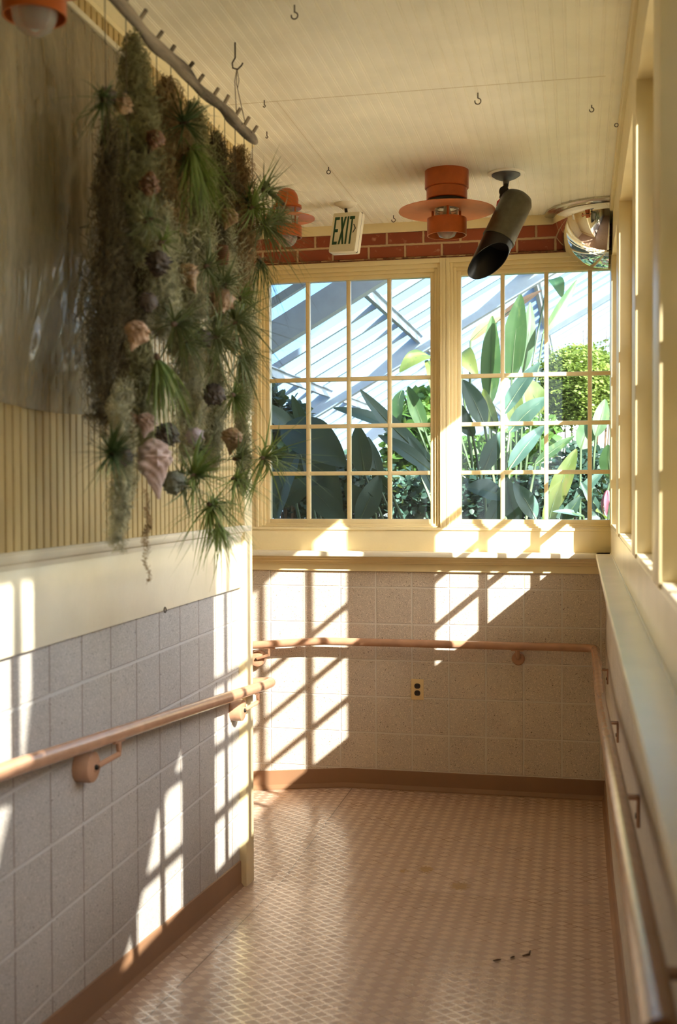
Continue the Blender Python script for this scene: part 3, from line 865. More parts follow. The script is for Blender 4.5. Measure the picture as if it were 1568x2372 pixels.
# ------------------------------------------------------------------ small hooks in the ceiling
def eye_hook(x, y, drop, r, label, bent=False, wall=None):
    m = MB()
    m.tube([(x, y, ZC), (x, y, ZC - drop)], .0022, 8)
    m.tube([(x + r * math.sin(t), y, ZC - drop - r + r * math.cos(t)) for t in [2 * PI * k / 16 * (.8 if bent else 1) for k in range(17)]], .0020, 6)
    o = m.build('screw_eye', M_wire, origin=(x, y, ZC))
    meta(o, label, 'ceiling hook', 'small hooks in the ceiling')
eye_hook(-.367, 4.224, .020, .011, 'dark open screw hook in the ceiling toward the side windows', True)
eye_hook(.045, 4.454, .010, .008, 'tiny screw hook in the ceiling close to the side wall', True)
eye_hook(-1.114, 5.051, .014, .0085, 'ring shaped screw eye in the ceiling above the exit sign')
eye_hook(-1.157, 4.13, .018, .004, 'straight little hook in the ceiling near the driftwood end', True)
eye_hook(-1.249, 4.495, .018, .004, 'straight little hook in the ceiling near the corner post', True)
eye_hook(-.840, 3.34, .022, .010, 'dark hook in the ceiling at the top of view', True)
q = at(910, 505, 'y', 6.0)
eye_hook(q.x, 6.02, .016, .010, 'thin hook in the ceiling beside the far trim board', True)
m = MB(); q = Vector((XUP - .005, 4.62, at(1421, 440, 'x', XUP - .005).z))
m.tube([q + Vector((.01, 0, 0)), q + Vector((-.012, 0, 0))], .0018, 6); m.tube([q + Vector((-.018 + .007 * math.cos(t), 0, .007 * math.sin(t))) for t in [2 * PI * k / 14 for k in range(15)]], .0016, 6)
meta(m.build('screw_eye', M_wire, origin=q), 'small screw eye in the cream header of the window side', 'ceiling hook', 'small hooks in the ceiling')

q = at(380, 1413, 'x', XL + .012)
m = MB(); m.tube([q + Vector((.004, .009 * math.sin(t), .009 * math.cos(t))) for t in [2 * PI * k / 16 for k in range(17)]], .0018, 6); m.tube([q + Vector((-.014, 0, .009)), q + Vector((.004, 0, .009))], .002, 6)
meta(m.build('screw_eye', M_wire, origin=q), 'small screw eye under the lower edge of the cream panel', 'wall hook')
# ------------------------------------------------------------------ plastic sheet on the left wall
ys0, ys1, zb, zt = 2.10, 3.36, .205, 1.328
ny, nz = 120, 70
U = np.linspace(0, 1, ny); Wv = np.linspace(0, 1, nz)
uu, ww = np.meshgrid(U, Wv, indexing='ij')
kx, kz = .36, -.02                                     # folds gather toward the lower corner
px = (uu - kx); pz = (ww - kz)
ang = np.arctan2(px, pz + .10)
fold = .006 * np.sin(ang * 36 + 1.3) + .005 * np.sin(uu * 60 + 2 * ww) + .010 * np.exp(-((ang - .32) / .03) ** 2) + .009 * np.exp(-((ang - .20) / .02) ** 2) + .008 * np.exp(-((ang - .45) / .03) ** 2)
fold *= np.clip(ww * 6, .15, 1) * np.clip((1 - ww) * 6, .1, 1)
sag = .030 * np.sin(PI * uu) * np.sin(PI * ww) + .004 * rng.standard_normal(uu.shape) * .3
V = np.stack([XL + .020 + sag + np.abs(fold), ys0 + (ys1 - ys0) * uu, zb + .02 * np.sin(uu * 9) * .3 + (zt - zb) * ww], -1).reshape(-1, 3)
idx = np.arange(ny * nz).reshape(ny, nz)
F = np.stack([idx[:-1, :-1], idx[1:, :-1], idx[1:, 1:], idx[:-1, 1:]], -1).reshape(-1, 4)
ps = empty('plastic_sheet', (XL, 2.7, zt), 'clear wrinkled plastic sheet fixed over the cream beadboard', 'plastic sheet')
np_mesh('film', V, F, M_sheet, ps)
m = MB(); m.box(XL + .010, XL + .030, ys0, ys1 + .01, zt - .012, zt + .006, bev=.003); m.build('top_batten', M_creamgloss, ps)

# ------------------------------------------------------------------ driftwood hanger
XR = -1.10
dr = empty('driftwood_hanger', (XR, 3.0, 1.19), 'grey driftwood pole with pegs hung from the ceiling by cord', 'driftwood hanger')
pts, rads = [], []
for k in range(60):
    t = k / 59
    y = 1.95 + t * 1.84
    pts.append((XR + .009 * math.sin(y * 4) + .003 * math.sin(y * 19), y, 1.188 + .008 * math.sin(y * 3.1 + 1) + .003 * math.sin(y * 15)))
    rads.append(.0165 + .002 * math.sin(y * 11) + .0018 * math.sin(y * 31))
rads[-1] *= .8
m = MB(); m.tube(pts, rads, 14); m.build('pole', M_wood, dr, angle=60)
def pole_at(y):
    t = (y - 1.95) / 1.84 * 59
    return Vector(pts[min(59, max(0, int(round(t))))])
for k, yy in enumerate(np.linspace(2.02, 3.74, 17)):
    p = pole_at(yy)
    m = MB(); a_ = rng.uniform(-.2, .2)
    m.tube([p + Vector((.0, 0, .008)), p + Vector((.018 + a_ * .02, .004, .036 + rng.uniform(-.006, .008)))], [.0062, .0058], 8); m.build('peg', M_wood, dr)
    m = MB()
    m.tube([p + Vector((0, .012, 0)), p + Vector((0, .012, -.03))], .0012, 5)
    if yy > 2.5: m.tube([p + Vector((0, .012, -.02)), p + Vector((0, .012, -.15)), p + Vector((.004, .012, -.30 - rng.uniform(0, .1)))], .0012, 5)
    m.build('hanging_string', M_string, dr)
hk = Vector((-1.095, 3.577, ZC))
for yk in (3.577, 2.06):
    m = MB(); b = Vector((XR, yk, ZC))
    m.tube([b, b + Vector((0, 0, -.05)), b + Vector((-.010, 0, -.066)), b + Vector((-.008, 0, -.082)), b + Vector((.008, 0, -.088)), b + Vector((.022, 0, -.076)), b + Vector((.026, 0, -.068))], .0028, 8); m.build('ceiling_hook', M_wire, dr)
    m = MB()
    for dy in (-.06, .03):
        pe = pole_at(yk + dy + .05)
        m.tube([b + Vector((.006, 0, -.084)), b + Vector((.002, dy * .2, -.13)), pe + Vector((0, 0, .02)), pe + Vector((.02, 0, 0)), pe + Vector((0, 0, -.022))], .0014, 5)
    m.tube([b + Vector((.006, 0, -.084)), b + Vector((.010, .01, -.12)), b + Vector((.004, .012, -.145))], .0012, 5)
    m.build('cord', M_string, dr)

# ------------------------------------------------------------------ moss, shells, air plants
def moss(u0, v0, u1, v1, wt, wm, wb, xd, color, label, dens=1.0, rad=.00105):
    p0, p1 = at(u0, v0, 'x', xd), at(u1, v1, 'x', xd)
    if abs(p0.y - p1.y) > .12: p0 = Vector((xd, p1.y, p0.z))
    px = p0.y / FPX                                        # metres per photo pixel here
    L = p0.z - p1.z
    wt, wm, wb = wt * px * .66, wm * px * .74, wb * px * .70
    N = int(dens * (220 + 4600 * max(wt, wm) * min(1.3, .45 + L)))
    Mm = 40
    t = np.linspace(0, 1, Mm)[None, :]
    s0 = rng.random((N, 1)) * .84 - .02                    # where on the hank a strand starts
    ln = (.16 + .34 * rng.random((N, 1)))
    s = s0 + ln * t
    s = np.minimum(s, 1.0 + .10 * rng.random((N, 1)) ** 2)
    half = np.where(s < .10, wt * (.30 + .70 * np.sqrt(np.clip(s / .10, 0, 1))), np.where(s < .55, wt + (wm - wt) * (s - .10) / .45, wm + (wb - wm) * np.clip((s - .55) / .45, 0, 1)))
    th = rng.random((N, 1)) * 2 * PI
    rr = np.abs(rng.standard_normal((N, 1))) * .52
    fr = (5 + 9 * rng.random((N, 1))) * ln / .3; k_ = min(1.0, .25 + max(wt, wm) / .03); am = (.006 + .012 * rng.random((N, 1))) * k_; am2 = (.003 + .005 * rng.random((N, 1))) * k_
    ph = rng.random((N, 1)) * 6.28
    cx = np.cos(th) * rr * half * .8 + am * np.sin(fr * 4.2 * t + ph) + am2 * np.sin(fr * 11 * t + ph * 3)
    cy = np.sin(th) * rr * half + am * np.cos(fr * 3.7 * t + ph * 2) + am2 * np.cos(fr * 12.5 * t + ph)
    cz = am * .9 * np.sin(fr * 7.9 * t + ph * 5)
    yc = p0.y + (p1.y - p0.y) * s + .014 * np.sin(s * 9 + u0) + .008 * np.sin(s * 23 + v0)
    P = np.stack([p0.x + cx, yc + cy, np.minimum(p0.z - L * s + cz, p0.z + .02)], -1)
    R = rad * (1 - .5 * t) * (.7 + .6 * rng.random((N, 1)))
    V, F = np_tubes(P, R, 3)
    o = np_mesh('hanging_moss', V, F, M_moss[color], origin=tuple(p0), smooth=True)
    meta(o, label, 'moss', 'hanks of hanging moss')
    return o

MOSS = [
 (312, 88, 322, 560, 62, 100, 80, -1.12, 'olive', 'olive green moss hank with the highest tip, under the pole'),
 (386, 182, 395, 520, 66, 84, 60, -1.10, 'brown', 'brown rounded moss head just behind the highest moss tip'),
 (450, 243, 452, 560, 62, 84, 60, -1.10, 'olive', 'olive moss hank above the starry green air plant'),
 (506, 312, 506, 560, 46, 58, 46, -1.11, 'dark', 'small dark moss tuft between two brown moss heads'),
 (556, 343, 560, 660, 50, 66, 50, -1.10, 'brown', 'brown moss hank hanging from the far pole end'),
 (255, 262, 243, 960, 44, 92, 76, -1.16, 'dark', 'long dark moss hank nearest the plastic sheet'),
 (300, 430, 300, 930, 70, 90, 60, -1.20, 'dark', 'dark brown moss hank behind the tan shell cluster'),
 (372, 440, 376, 760, 60, 86, 56, -1.11, 'grey', 'pale grey moss hank beside the dark burr shell'),
 (445, 400, 440, 720, 70, 96, 60, -1.12, 'grey', 'pale grey moss hank under the starry green air plant'),
 (515, 470, 508, 780, 50, 72, 56, -1.12, 'grey', 'grey moss hank under the tan shell by the post'),
 (574, 560, 578, 930, 26, 34, 24, -1.15, 'grey', 'thin grey moss hank right against the corner post'),
 (440, 720, 432, 1040, 54, 62, 40, -1.14, 'grey', 'thin grey moss hank over the lavender shell'),
 (330, 760, 330, 1010, 50, 66, 40, -1.12, 'olive', 'olive moss hank over the pink conch shell'),
 (285, 880, 276, 1245, 50, 58, 34, -1.10, 'grey', 'wispy moss hank trailing below the leftmost dark air plant'),
 (500, 780, 492, 1070, 46, 60, 40, -1.14, 'grey', 'grey moss hank behind the spiny dark burr with grass'),
 (338, 1130, 340, 1345, 12, 10, 6, -1.10, 'brown', 'single brown moss wisp below the pink conch shell'),
 (560, 850, 566, 1120, 24, 30, 20, -1.16, 'olive', 'narrow olive moss hank beside the post, lowest of that edge'),
 (408, 560, 408, 800, 60, 60, 40, -1.15, 'olive', 'olive moss hank behind the spiky peach shells'),
]
for r_ in MOSS:
    moss(*r_, dens=.05 if r_[4] <= 12 else .42 if r_[3] == 1245 else (.6 if r_[4] < 48 else 1.0))

def shell(u, v, size, xd, color, label, rot=(0, 0, 0), kind='conch', cat='shell'):
    """spiral shell: stepped spire, knobbed shoulder, flared lip, tapering canal. size in photo pixels (length)"""
    c = at(u, v, 'x', xd); L = size * (1.0 if kind == 'whelk' else .88) * c.y / FPX
    n, k = 44, 40
    kn = {'conch': 8, 'murex': 7, 'cone': 9, 'whelk': 8}[kind]; amp = {'conch': .24, 'murex': .55, 'cone': .10, 'whelk': .16}[kind]
    V = []
    for i in range(k + 1):
        t = i / k                       # 0 spire tip .. 1 canal tip
        for j in range(n + 1):
            th = 2 * PI * j / n
            tt = max(0.0, min(1, t + .055 * (j / n - .5) * (1 if .02 < t < .95 else 0)))
            if kind == 'murex':
                r = .34 * max(0, math.sin(PI * tt ** .85)) ** .75 + .012
            else:
                r = .36 * max(0, math.sin(PI * tt ** .62)) ** 1.2 * (1 - .25 * max(0, tt - .45) / .55) + .012 + (.022 if tt > .8 else 0)
            if tt < .36: r *= 1 + .15 * abs(math.sin(tt / .36 * 3.5 * PI))
            r *= 1 + .07 * math.sin(th * 3 + tt * 21 + u) + .06 * math.sin(th * 7 - tt * 33 + v) + .05 * math.sin(th * 12 + tt * 57)
            sh = math.exp(-((tt - .40) / .07) ** 2) + .6 * math.exp(-((tt - .24) / .04) ** 2)
            kb = max(0, math.cos(kn * th)) ** 4
            r *= 1 + amp * sh * kb
            if kind == 'murex':
                for z0 in (.20, .50, .66): r *= 1 + .42 * math.exp(-((tt - z0) / .035) ** 2) * max(0, math.cos(kn * th + z0 * 9)) ** 5
            r *= {'conch': .86, 'murex': .92, 'cone': .8, 'whelk': .66}[kind]
            lip = math.exp(-((th - 5.2) / .42) ** 2) * max(0, math.sin(PI * min(1, max(0, (tt - .30) / .62))))
            r *= 1 + (.55 if kind != 'murex' else .2) * lip
            V.append(Vector((r * math.cos(th), r * math.sin(th), .5 - tt)) * L)
    F = [(i * (n + 1) + j, i * (n + 1) + j + 1, (i + 1) * (n + 1) + j + 1, (i + 1) * (n + 1) + j) for i in range(k) for j in range(n)]
    from mathutils import Euler
    E = Euler([math.radians(a) for a in rot]).to_matrix()
    m = MB(); m.add([c + E @ p for p in V], F)
    o = m.build('seashell', M_shell[color], origin=c, angle=70)
    meta(o, label, cat, 'shells strung under the driftwood')
    return o

SHELLS = [
 (284, 238, 72, -1.07, 'tan', 'tan shell near the highest moss tip, beside the plastic sheet', (160, 20, 40), 'murex'),
 (250, 225, 62, -1.09, 'dark', 'dark shell holding the arching plant in front of the plastic sheet', (70, 30, 0), 'murex'),
 (356, 330, 74, -1.06, 'rust', 'rust brown shell left of the starry green air plant', (20, 40, 0), 'conch'),
 (346, 425, 70, -1.06, 'rust', 'small rust brown shell under the other rust brown one', (190, 10, 20), 'murex'),
 (528, 508, 66, -1.07, 'tan', 'pale tan shell among grey moss close to the corner post', (10, 15, 60), 'conch'),
 (366, 612, 84, -1.05, 'dark', 'rounded dark burr shell left of the long tan shell', (40, 0, 30), 'murex'),
 (438, 645, 88, -1.06, 'tan', 'long tan shell right of the rounded dark burr', (15, -20, 0), 'conch'),
 (340, 700, 70, -1.05, 'dark', 'dark hollow shell holding the wide drooping air plant', (90, 20, 40), 'conch'),
 (512, 698, 86, -1.06, 'peach', 'knobbly peach shell in the bunch next to window frame', (60, 40, 20), 'murex'),
 (314, 778, 92, -1.05, 'peach', 'peach spired shell on the long dark moss', (10, 15, 90), 'conch'),
 (472, 785, 64, -1.06, 'dark', 'dark shell in the middle of curling air plants', (80, 0, 10), 'murex'),
 (494, 916, 76, -1.05, 'dark', 'spiny dark burr shell with grass tuft, above lavender shell', (30, 60, 0), 'murex'),
 (338, 985, 74, -1.06, 'pink', 'small pink shell just above the large conch', (10, 10, 120), 'conch'),
 (360, 1085, 152, -1.04, 'pink', 'large smooth pink conch shell hanging point down', (4, -8, -60), 'whelk'),
 (384, 1010, 82, -1.06, 'dark', 'dark burr shell between large conch and lavender shell', (30, 10, 80), 'murex'),
 (452, 1012, 62, -1.06, 'lav', 'lavender grey shell with ruffled edge', (60, 20, 0), 'murex'),
 (536, 1022, 78, -1.06, 'tan', 'tan shell with curling air plant low by the window frame', (15, 0, 40), 'conch'),
 (402, 1120, 84, -1.05, 'greyg', 'grey green burr shell right of the large conch point', (50, 20, 0), 'murex'),
 (300, 985, 80, -1.10, 'rust', 'dull brown shell wrapped in moss left of small pink shell', (10, 0, 0), 'cone'),
 (545, 800, 64, -1.10, 'tan', 'dull tan shell behind curling leaves next to the post', (20, 10, 0), 'cone'),
 (290, 1060, 62, -1.07, 'dark', 'dark shell cupping the leftmost grassy air plant', (60, 40, 0), 'murex'),
]
for s_ in SHELLS:
    shell(*s_[:6], rot=s_[6], kind=s_[7])
# ribbed barrel shell
c = at(514, 590, 'x', -1.06); m = MB()
pf = []
for k in range(10):
    z = .026 - k * .0058; pf += [(.020 + .004 * math.sin(k / 9 * PI), z), (.0165 + .004 * math.sin(k / 9 * PI), z - .0029)]
m.lathe([(0, .028)] + pf + [(0, -.032)], c, 28)
meta(m.build('seashell', M_shell['rust'], origin=c), 'ribbed brown barrel shell high by the corner post', 'shell', 'shells strung under the driftwood')

def air_plant(u, v, size, xd, mat, label, n=34, droop=.5, aim=(1, 0, .2), spread=1.0, width=.010, curl=.4, body=True):
    c = at(u, v, 'x', xd); L0 = size * 1.3 * c.y / FPX; n = int(n * 1.75)
    aim = np.array(aim, float); aim /= np.linalg.norm(aim)
    Mm = 12; t = np.linspace(0, 1, Mm)[None, :, None]
    d = rng.standard_normal((n, 3)); d /= np.linalg.norm(d, axis=1, keepdims=True)
    d = aim[None] * (1.15 - spread * .55) + d * spread; d /= np.linalg.norm(d, axis=1, keepdims=True)
    L = L0 * (.65 + .45 * rng.random((n, 1, 1)))
    g = np.array([0, 0, -1.0])
    kx = rng.standard_normal((n, 1, 3)) * curl * 1.3
    P = np.array(c)[None, None] + d[:, None] * L * t + (g * droop + kx) * L * t ** 2.2 * .55
    W = (width * .50 * (1 - t[..., 0]) ** .75 * (.35 + .65 * np.minimum(1, 4 * t[..., 0] + .4)))
    W = np.repeat(W, n, 0) * (.7 + .5 * rng.random((n, 1)))
    W[:, -1] = .0002
    side = np.cross(d, np.array([.13, .21, 1.0])); side /= np.linalg.norm(side, axis=1, keepdims=True) + 1e-6
    V, F = np_blades(P, W, side)
    ap = empty('air_plant', tuple(c), label, 'air plant', 'air plants tucked in the shells')
    np_mesh('leaves', V, F, mat, ap)
    m = MB(); a = Vector(aim)
    m.lathe([(.001, -.014), (.006, -.010), (.008, -.002), (.006, .010), (.002, .018)], c, 10, a); m.build('bulb', M_bark, ap)
    return ap

AIR = [
 (240, 232, 78, -1.06, M_airdark, 'dark air plant with arching leaves in front of plastic sheet', 30, .9, (.4, -.7, .1), 1.0, .006, .5),
 (425, 285, 74, -1.04, M_airdark, 'dark starry air plant just below the driftwood pole', 34, .2, (.8, -.1, .2), 1.0, .008, .2),
 (440, 345, 100, -1.04, M_airlite, 'green fan of drooping leaves under the dark starry plant', 46, 1.5, (.3, .1, -.7), .8, .007, .2),
 (612, 440, 68, -1.02, M_air, 'air plant beside the far wall lamp, topmost at the post', 36, .1, (.4, .5, .4), 1.0, .008, .4),
 (612, 520, 88, -1.02, M_air, 'bushy air plant next to the exit sign wall', 52, .5, (.5, .5, 0), 1.0, .008, .4),
 (575, 470, 60, -1.06, M_airdark, 'dark tangled air plant between the pole end and corner post', 30, .4, (.4, .2, .3), 1.0, .007, .4),
 (340, 510, 56, -1.05, M_air, 'small curly air plant on pale moss above the dark burr', 26, .5, (.8, 0, .2), 1.0, .006, .5),
 (480, 615, 64, -1.05, M_air, 'arching air plant right of the long tan shell', 28, .5, (.5, .5, .4), .9, .007, .4),
 (405, 750, 104, -1.04, M_air, 'wide drooping air plant sprouting from the dark hollow shell', 34, .9, (.3, .6, .2), .9, .009, .3),
 (365, 830, 88, -1.03, M_airlite, 'hanging green air plant under the peach spired shell', 34, 1.6, (.2, .35, -.8), .6, .010, .2),
 (500, 780, 94, -1.03, M_air, 'curling air plant covering the dark middle shell', 46, .6, (.6, .3, .3), 1.0, .009, .5),
 (545, 745, 96, -1.03, M_air, 'long curling air plant beside the knobbly peach shell', 40, .9, (.3, .6, .5), .9, .010, .5),
 (540, 915, 64, -1.04, M_airlite, 'grassy air plant on the spiny dark burr shell', 60, .3, (.2, .9, 0), .8, .005, .2),
 (258, 1052, 76, -1.05, M_airdark, 'leftmost grassy dark air plant low over the beadboard', 90, .25, (.4, -.5, .2), 1.0, .005, .2),
 (610, 1060, 90, -1.02, M_airlite, 'starry air plant overlapping the window panes', 30, .5, (.6, .5, .2), 1.0, .011, .5),
 (548, 1062, 66, -1.04, M_air, 'loose air plant round the low tan shell', 30, .4, (.6, .1, .1), 1.0, .008, .5),
 (450, 1100, 96, -1.02, M_airlite, 'big bright air plant right of the grey green burr', 54, .6, (.5, .5, .5), .95, .009, .4),
 (488, 1170, 92, -1.02, M_airlite, 'lowest bright air plant over the chair rail', 56, 1.1, (.4, .4, -.3), .95, .008, .4),
 (455, 1040, 60, -1.04, M_air, 'fine leaved air plant beside the lavender shell', 30, .2, (.4, .7, .2), .8, .006, .3),
 (375, 560, 46, -1.05, M_airlite, 'tiny green air plant tucked above the dark burr', 20, .4, (.5, .3, .5), .9, .006, .3),
 (600, 600, 76, -1.06, M_airdark, 'dark wispy air plant hanging beside the window head', 30, 1.3, (.2, .3, -.5), .8, .005, .4),
 (425, 1130, 70, -1.04, M_air, 'curly air plant behind the big bright one', 28, .5, (.4, -.2, .5), .95, .008, .5),
  (560, 690, 70, -1.03, M_airlite, 'curly pale air plant on the outer edge above the peach shell', 34, .6, (.5, .6, .5), 1.0, .006, .5),
  (520, 660, 62, -1.05, M_air, 'tangled air plant just above the knobbly peach shell', 30, .5, (.3, -.3, .4), 1.0, .007, .5),
  (430, 790, 74, -1.05, M_air, 'air plant between the drooping and curling ones', 34, .6, (.5, .2, .2), 1.0, .007, .4),
  (560, 830, 66, -1.04, M_air, 'air plant under the long curling one by the post', 34, .9, (.3, .3, -.2), 1.0, .007, .5),
  (545, 1110, 70, -1.02, M_airlite, 'bright air plant between the starry one and big bright one', 36, .9, (.5, .2, -.1), 1.0, .007, .5),
  (505, 1220, 62, -1.02, M_airlite, 'sparse air plant tips trailing past the chair rail', 30, 1.3, (.3, .3, -.7), .8, .006, .5),
  (585, 480, 70, -1.03, M_airlite, 'silvery air plant filling the gap below the pole end', 40, .3, (.5, .3, .3), 1.0, .007, .4),
  (640, 505, 56, -.99, M_air, 'air plant reaching across the small wall lamp', 34, .4, (.6, .5, .1), 1.0, .006, .4),
  (470, 410, 70, -1.05, M_airlite, 'soft green air plant below the green fan of leaves', 40, 1.1, (.3, 0, -.4), 1.0, .006, .4),
]
for a_ in AIR:
    air_plant(*a_[:6], n=a_[6], droop=a_[7], aim=a_[8], spread=a_[9], width=a_[10], curl=a_[11])

# ------------------------------------------------------------------ twigs on the floor
for (x0, y0, x1, y1, bend, lab) in ((-.284, 3.846, -.259, 3.862, .002, 'short dark twig lying leftmost of three on the tread floor'), (-.228, 3.886, -.215, 3.904, .001, 'crumb of dark bark between two twigs on the floor'), (-.189, 3.92, -.165, 3.982, .010, 'curved dark twig on the tread floor toward the window side')):
    m = MB(); z = ramp_z((y0 + y1) / 2) + .003
    m.tube([(x0, y0, ramp_z(y0) + .003), ((x0 + x1) / 2 + bend, (y0 + y1) / 2 - bend, ramp_z((y0 + y1) / 2) + .005), (x1, y1, ramp_z(y1) + .003)], [.002, .0034, .0015], 7)
    meta(m.build('twig', M_bark, origin=((x0 + x1) / 2, (y0 + y1) / 2, z)), lab, 'twig', 'bits of twig on the floor')


# ------------------------------------------------------------------ outside ground
GO = -1.95
m = MB(); m.box(.42, 14, -12, 6.45, GO - .2, GO)
meta(m.build('ground', M_gravel, smooth=False), 'pale gravel ground outside the side windows', 'ground', **ST)
m = MB(); m.box(-9, 14, 6.45, 26, GO - .2, GO)
meta(m.build('ground_bed', M_soil, smooth=False), 'dark planting soil on the greenhouse floor', 'ground', **ST)

m = MB(); m.box(-4.3, .275, -3.4, 6.34, ZC + .165, 3.9)
meta(m.build('wall_shading_storey', M_brick, smooth=False), 'unseen red brick storey added over the passage to shade the near rafter', 'building', **ST)  # unseen mass added so the nearest rafter falls in shade
# ------------------------------------------------------------------ greenhouse roof
H0, SL = 2.28, .57            # underside of the glass at x = 0, and its slope
def roof_z(x): return H0 + SL * x
XA, XB = -4.6, 9.0
m = MB(); m.add([(XA, 6.5, roof_z(XA)), (XB, 6.5, roof_z(XB)), (XB, 25, roof_z(XB)), (XA, 25, roof_z(XA))], [(0, 1, 2, 3)])
meta(m.build('roof_glazing', M_roofglass, smooth=False), 'pale blue sloping greenhouse roof glass', 'greenhouse roof', **ST)
m = MB(); m.add([(.42, 6.45, GO), (XB, 6.45, GO), (XB, 6.45, roof_z(XB)), (.42, 6.45, roof_z(.42))], [(0, 1, 2, 3)])
meta(m.build('wall_sun_dimming_end', M_dimglass, smooth=False), 'unseen glass end wall added to the greenhouse to dim the sun on its plants', 'greenhouse wall', **ST)  # unseen pane added to weaken sunlight on the greenhouse plants
def slope_beam(y, w, d, top=0.0):
    m = MB()
    z0, z1 = roof_z(XA) - top, roof_z(XB) - top
    m.add([(XA, y - w / 2, z0), (XB, y - w / 2, z1), (XB, y + w / 2, z1), (XA, y + w / 2, z0), (XA, y - w / 2, z0 - d), (XB, y - w / 2, z1 - d), (XB, y + w / 2, z1 - d), (XA, y + w / 2, z0 - d)],
          [(0, 1, 2, 3), (7, 6, 5, 4), (0, 4, 5, 1), (1, 5, 6, 2), (2, 6, 7, 3), (3, 7, 4, 0)])
    return m
for k, y in enumerate((7.43, 10.6, 14.3, 18.6, 23.0)):
    m = slope_beam(y, .10, .20, .01)
    o = m.build('roof_rafter', M_rafter, smooth=False)
    meta(o, ['broad dark rafter nearest the windows, crossing the upper left panes', 'broad white rafter crossing the middle of both windows', 'broad white rafter low behind the leaves', 'farther white rafter seen through the right hand window', 'farthest white rafter of the greenhouse'][k], 'rafter', 'broad greenhouse rafters', 'structure')
yy = 6.95; k = 0
while yy < 24.5:
    if min(abs(yy - q) for q in (7.43, 10.6, 14.3, 18.6, 23.0)) > .22:
        o = slope_beam(yy, .045, .055, .005).build('glazing_bar', M_rafter, smooth=False)
        meta(o, 'thin white glazing bar between the broad greenhouse rafters', 'glazing bar', 'thin glazing bars', 'structure')
    yy += .525; k += 1
for (xa, lab) in ((-1.47, 'white purlin under the roof glass in the third upper pane'), (-2.33, 'white purlin under the roof glass low in the first pane'), (-.417, 'white purlin between the upright banana leaves')):
    m = MB(); z = roof_z(xa) - .03
    m.box(xa - .02, xa + .02, 7.5, 25, z - .075, z, bev=.003)
    m.box(xa - .045, xa + .045, 7.5, 25, z - .012, z, bev=.003)
    meta(m.build('roof_purlin', M_rafter), lab, 'purlin', None, 'structure')
m = MB(); m.box(XA - .08, XA, 6.45, 25, GO, roof_z(XA))
meta(m.build('wall_greenhouse_side', M_rafter, smooth=False), 'white low side wall of the greenhouse', 'wall', **ST)

# ------------------------------------------------------------------ greenhouse plants
def blade(base, tip, width, face, mat, parent, sag=.12, root=None, wav=.03, tear=0, pet=.010):
    """one large paddle leaf with a midrib fold, and its stalk down to root"""
    b, t_ = Vector(base), Vector(tip)
    d = t_ - b; L = d.length; n = Vector(face); n = (n - d.normalized() * n.dot(d.normalized())).normalized()
    side = d.normalized().cross(n)
    ns, nw = 18, 7
    V = []
    ph = random.random() * 6
    for i in range(ns + 1):
        s = i / ns
        c = b + d * s + n * (sag * L * math.sin(PI * s)) 
        w = width / 2 * (math.sin(PI * min(1, (s * .97 + .015)) ** .82) ** .72)
        for j in range(nw):
            q = (j / (nw - 1) - .5) * 2
            up = .20 * abs(q) * w + wav * w * math.sin(s * 17 + q * 2 + ph) * abs(q)
            V.append(c + side * (q * w) + n * up)
    F = [(i * nw + j, i * nw + j + 1, (i + 1) * nw + j + 1, (i + 1) * nw + j) for i in range(ns) for j in range(nw - 1)]
    m = MB(); m.add(V, F)
    o = m.build('leaf', mat, parent, recalc=False, angle=180)
    m = MB(); m.tube([b + d * s + n * (sag * L * math.sin(PI * s) - .002) for s in (0, .25, .5, .75, .97)], [pet * .8, pet * .6, pet * .45, pet * .3, .001], 6)
    m.build('midrib', M_stem, o)
    if root is not None:
        r0 = Vector(root); mid = (b + r0) / 2 + Vector((0, 0, .0)) - d.normalized() * .12 * (b - r0).length
        m = MB(); m.tube([((1 - t) ** 2) * r0 + 2 * t * (1 - t) * mid + t * t * b for t in [k / 8 for k in range(9)]], [pet * 1.5 - pet * .7 * k / 8 for k in range(9)], 7)
        m.build('stalk', M_stem, o)
    return o

def big_plant(name, label, cat, root, leaves, group=None):
    """leaves: (u_base, v_base, u_tip, v_tip, depth at base, depth at tip, width px, material, facing, sag)"""
    r = Vector(root)
    p = empty(name, (r.x, r.y, GO), label, cat, group)
    for (u0, v0, u1, v1, y0, y1, wpx, mat, face, sag) in leaves:
        b, t = at(u0, v0, 'y', y0), at(u1, v1, 'y', y1)
        blade(b, t, wpx * (y0 + y1) / 2 / FPX, face, mat, p, sag, (r.x + random.uniform(-.05, .05), r.y + random.uniform(-.05, .05), GO + .3))
    m = MB(); m.tube([(r.x, r.y, GO - .05), (r.x + .01, r.y, GO + .2), (r.x, r.y + .01, GO + .45)], [.06, .05, .02], 10); m.build('stem', M_stem, p)
    return p

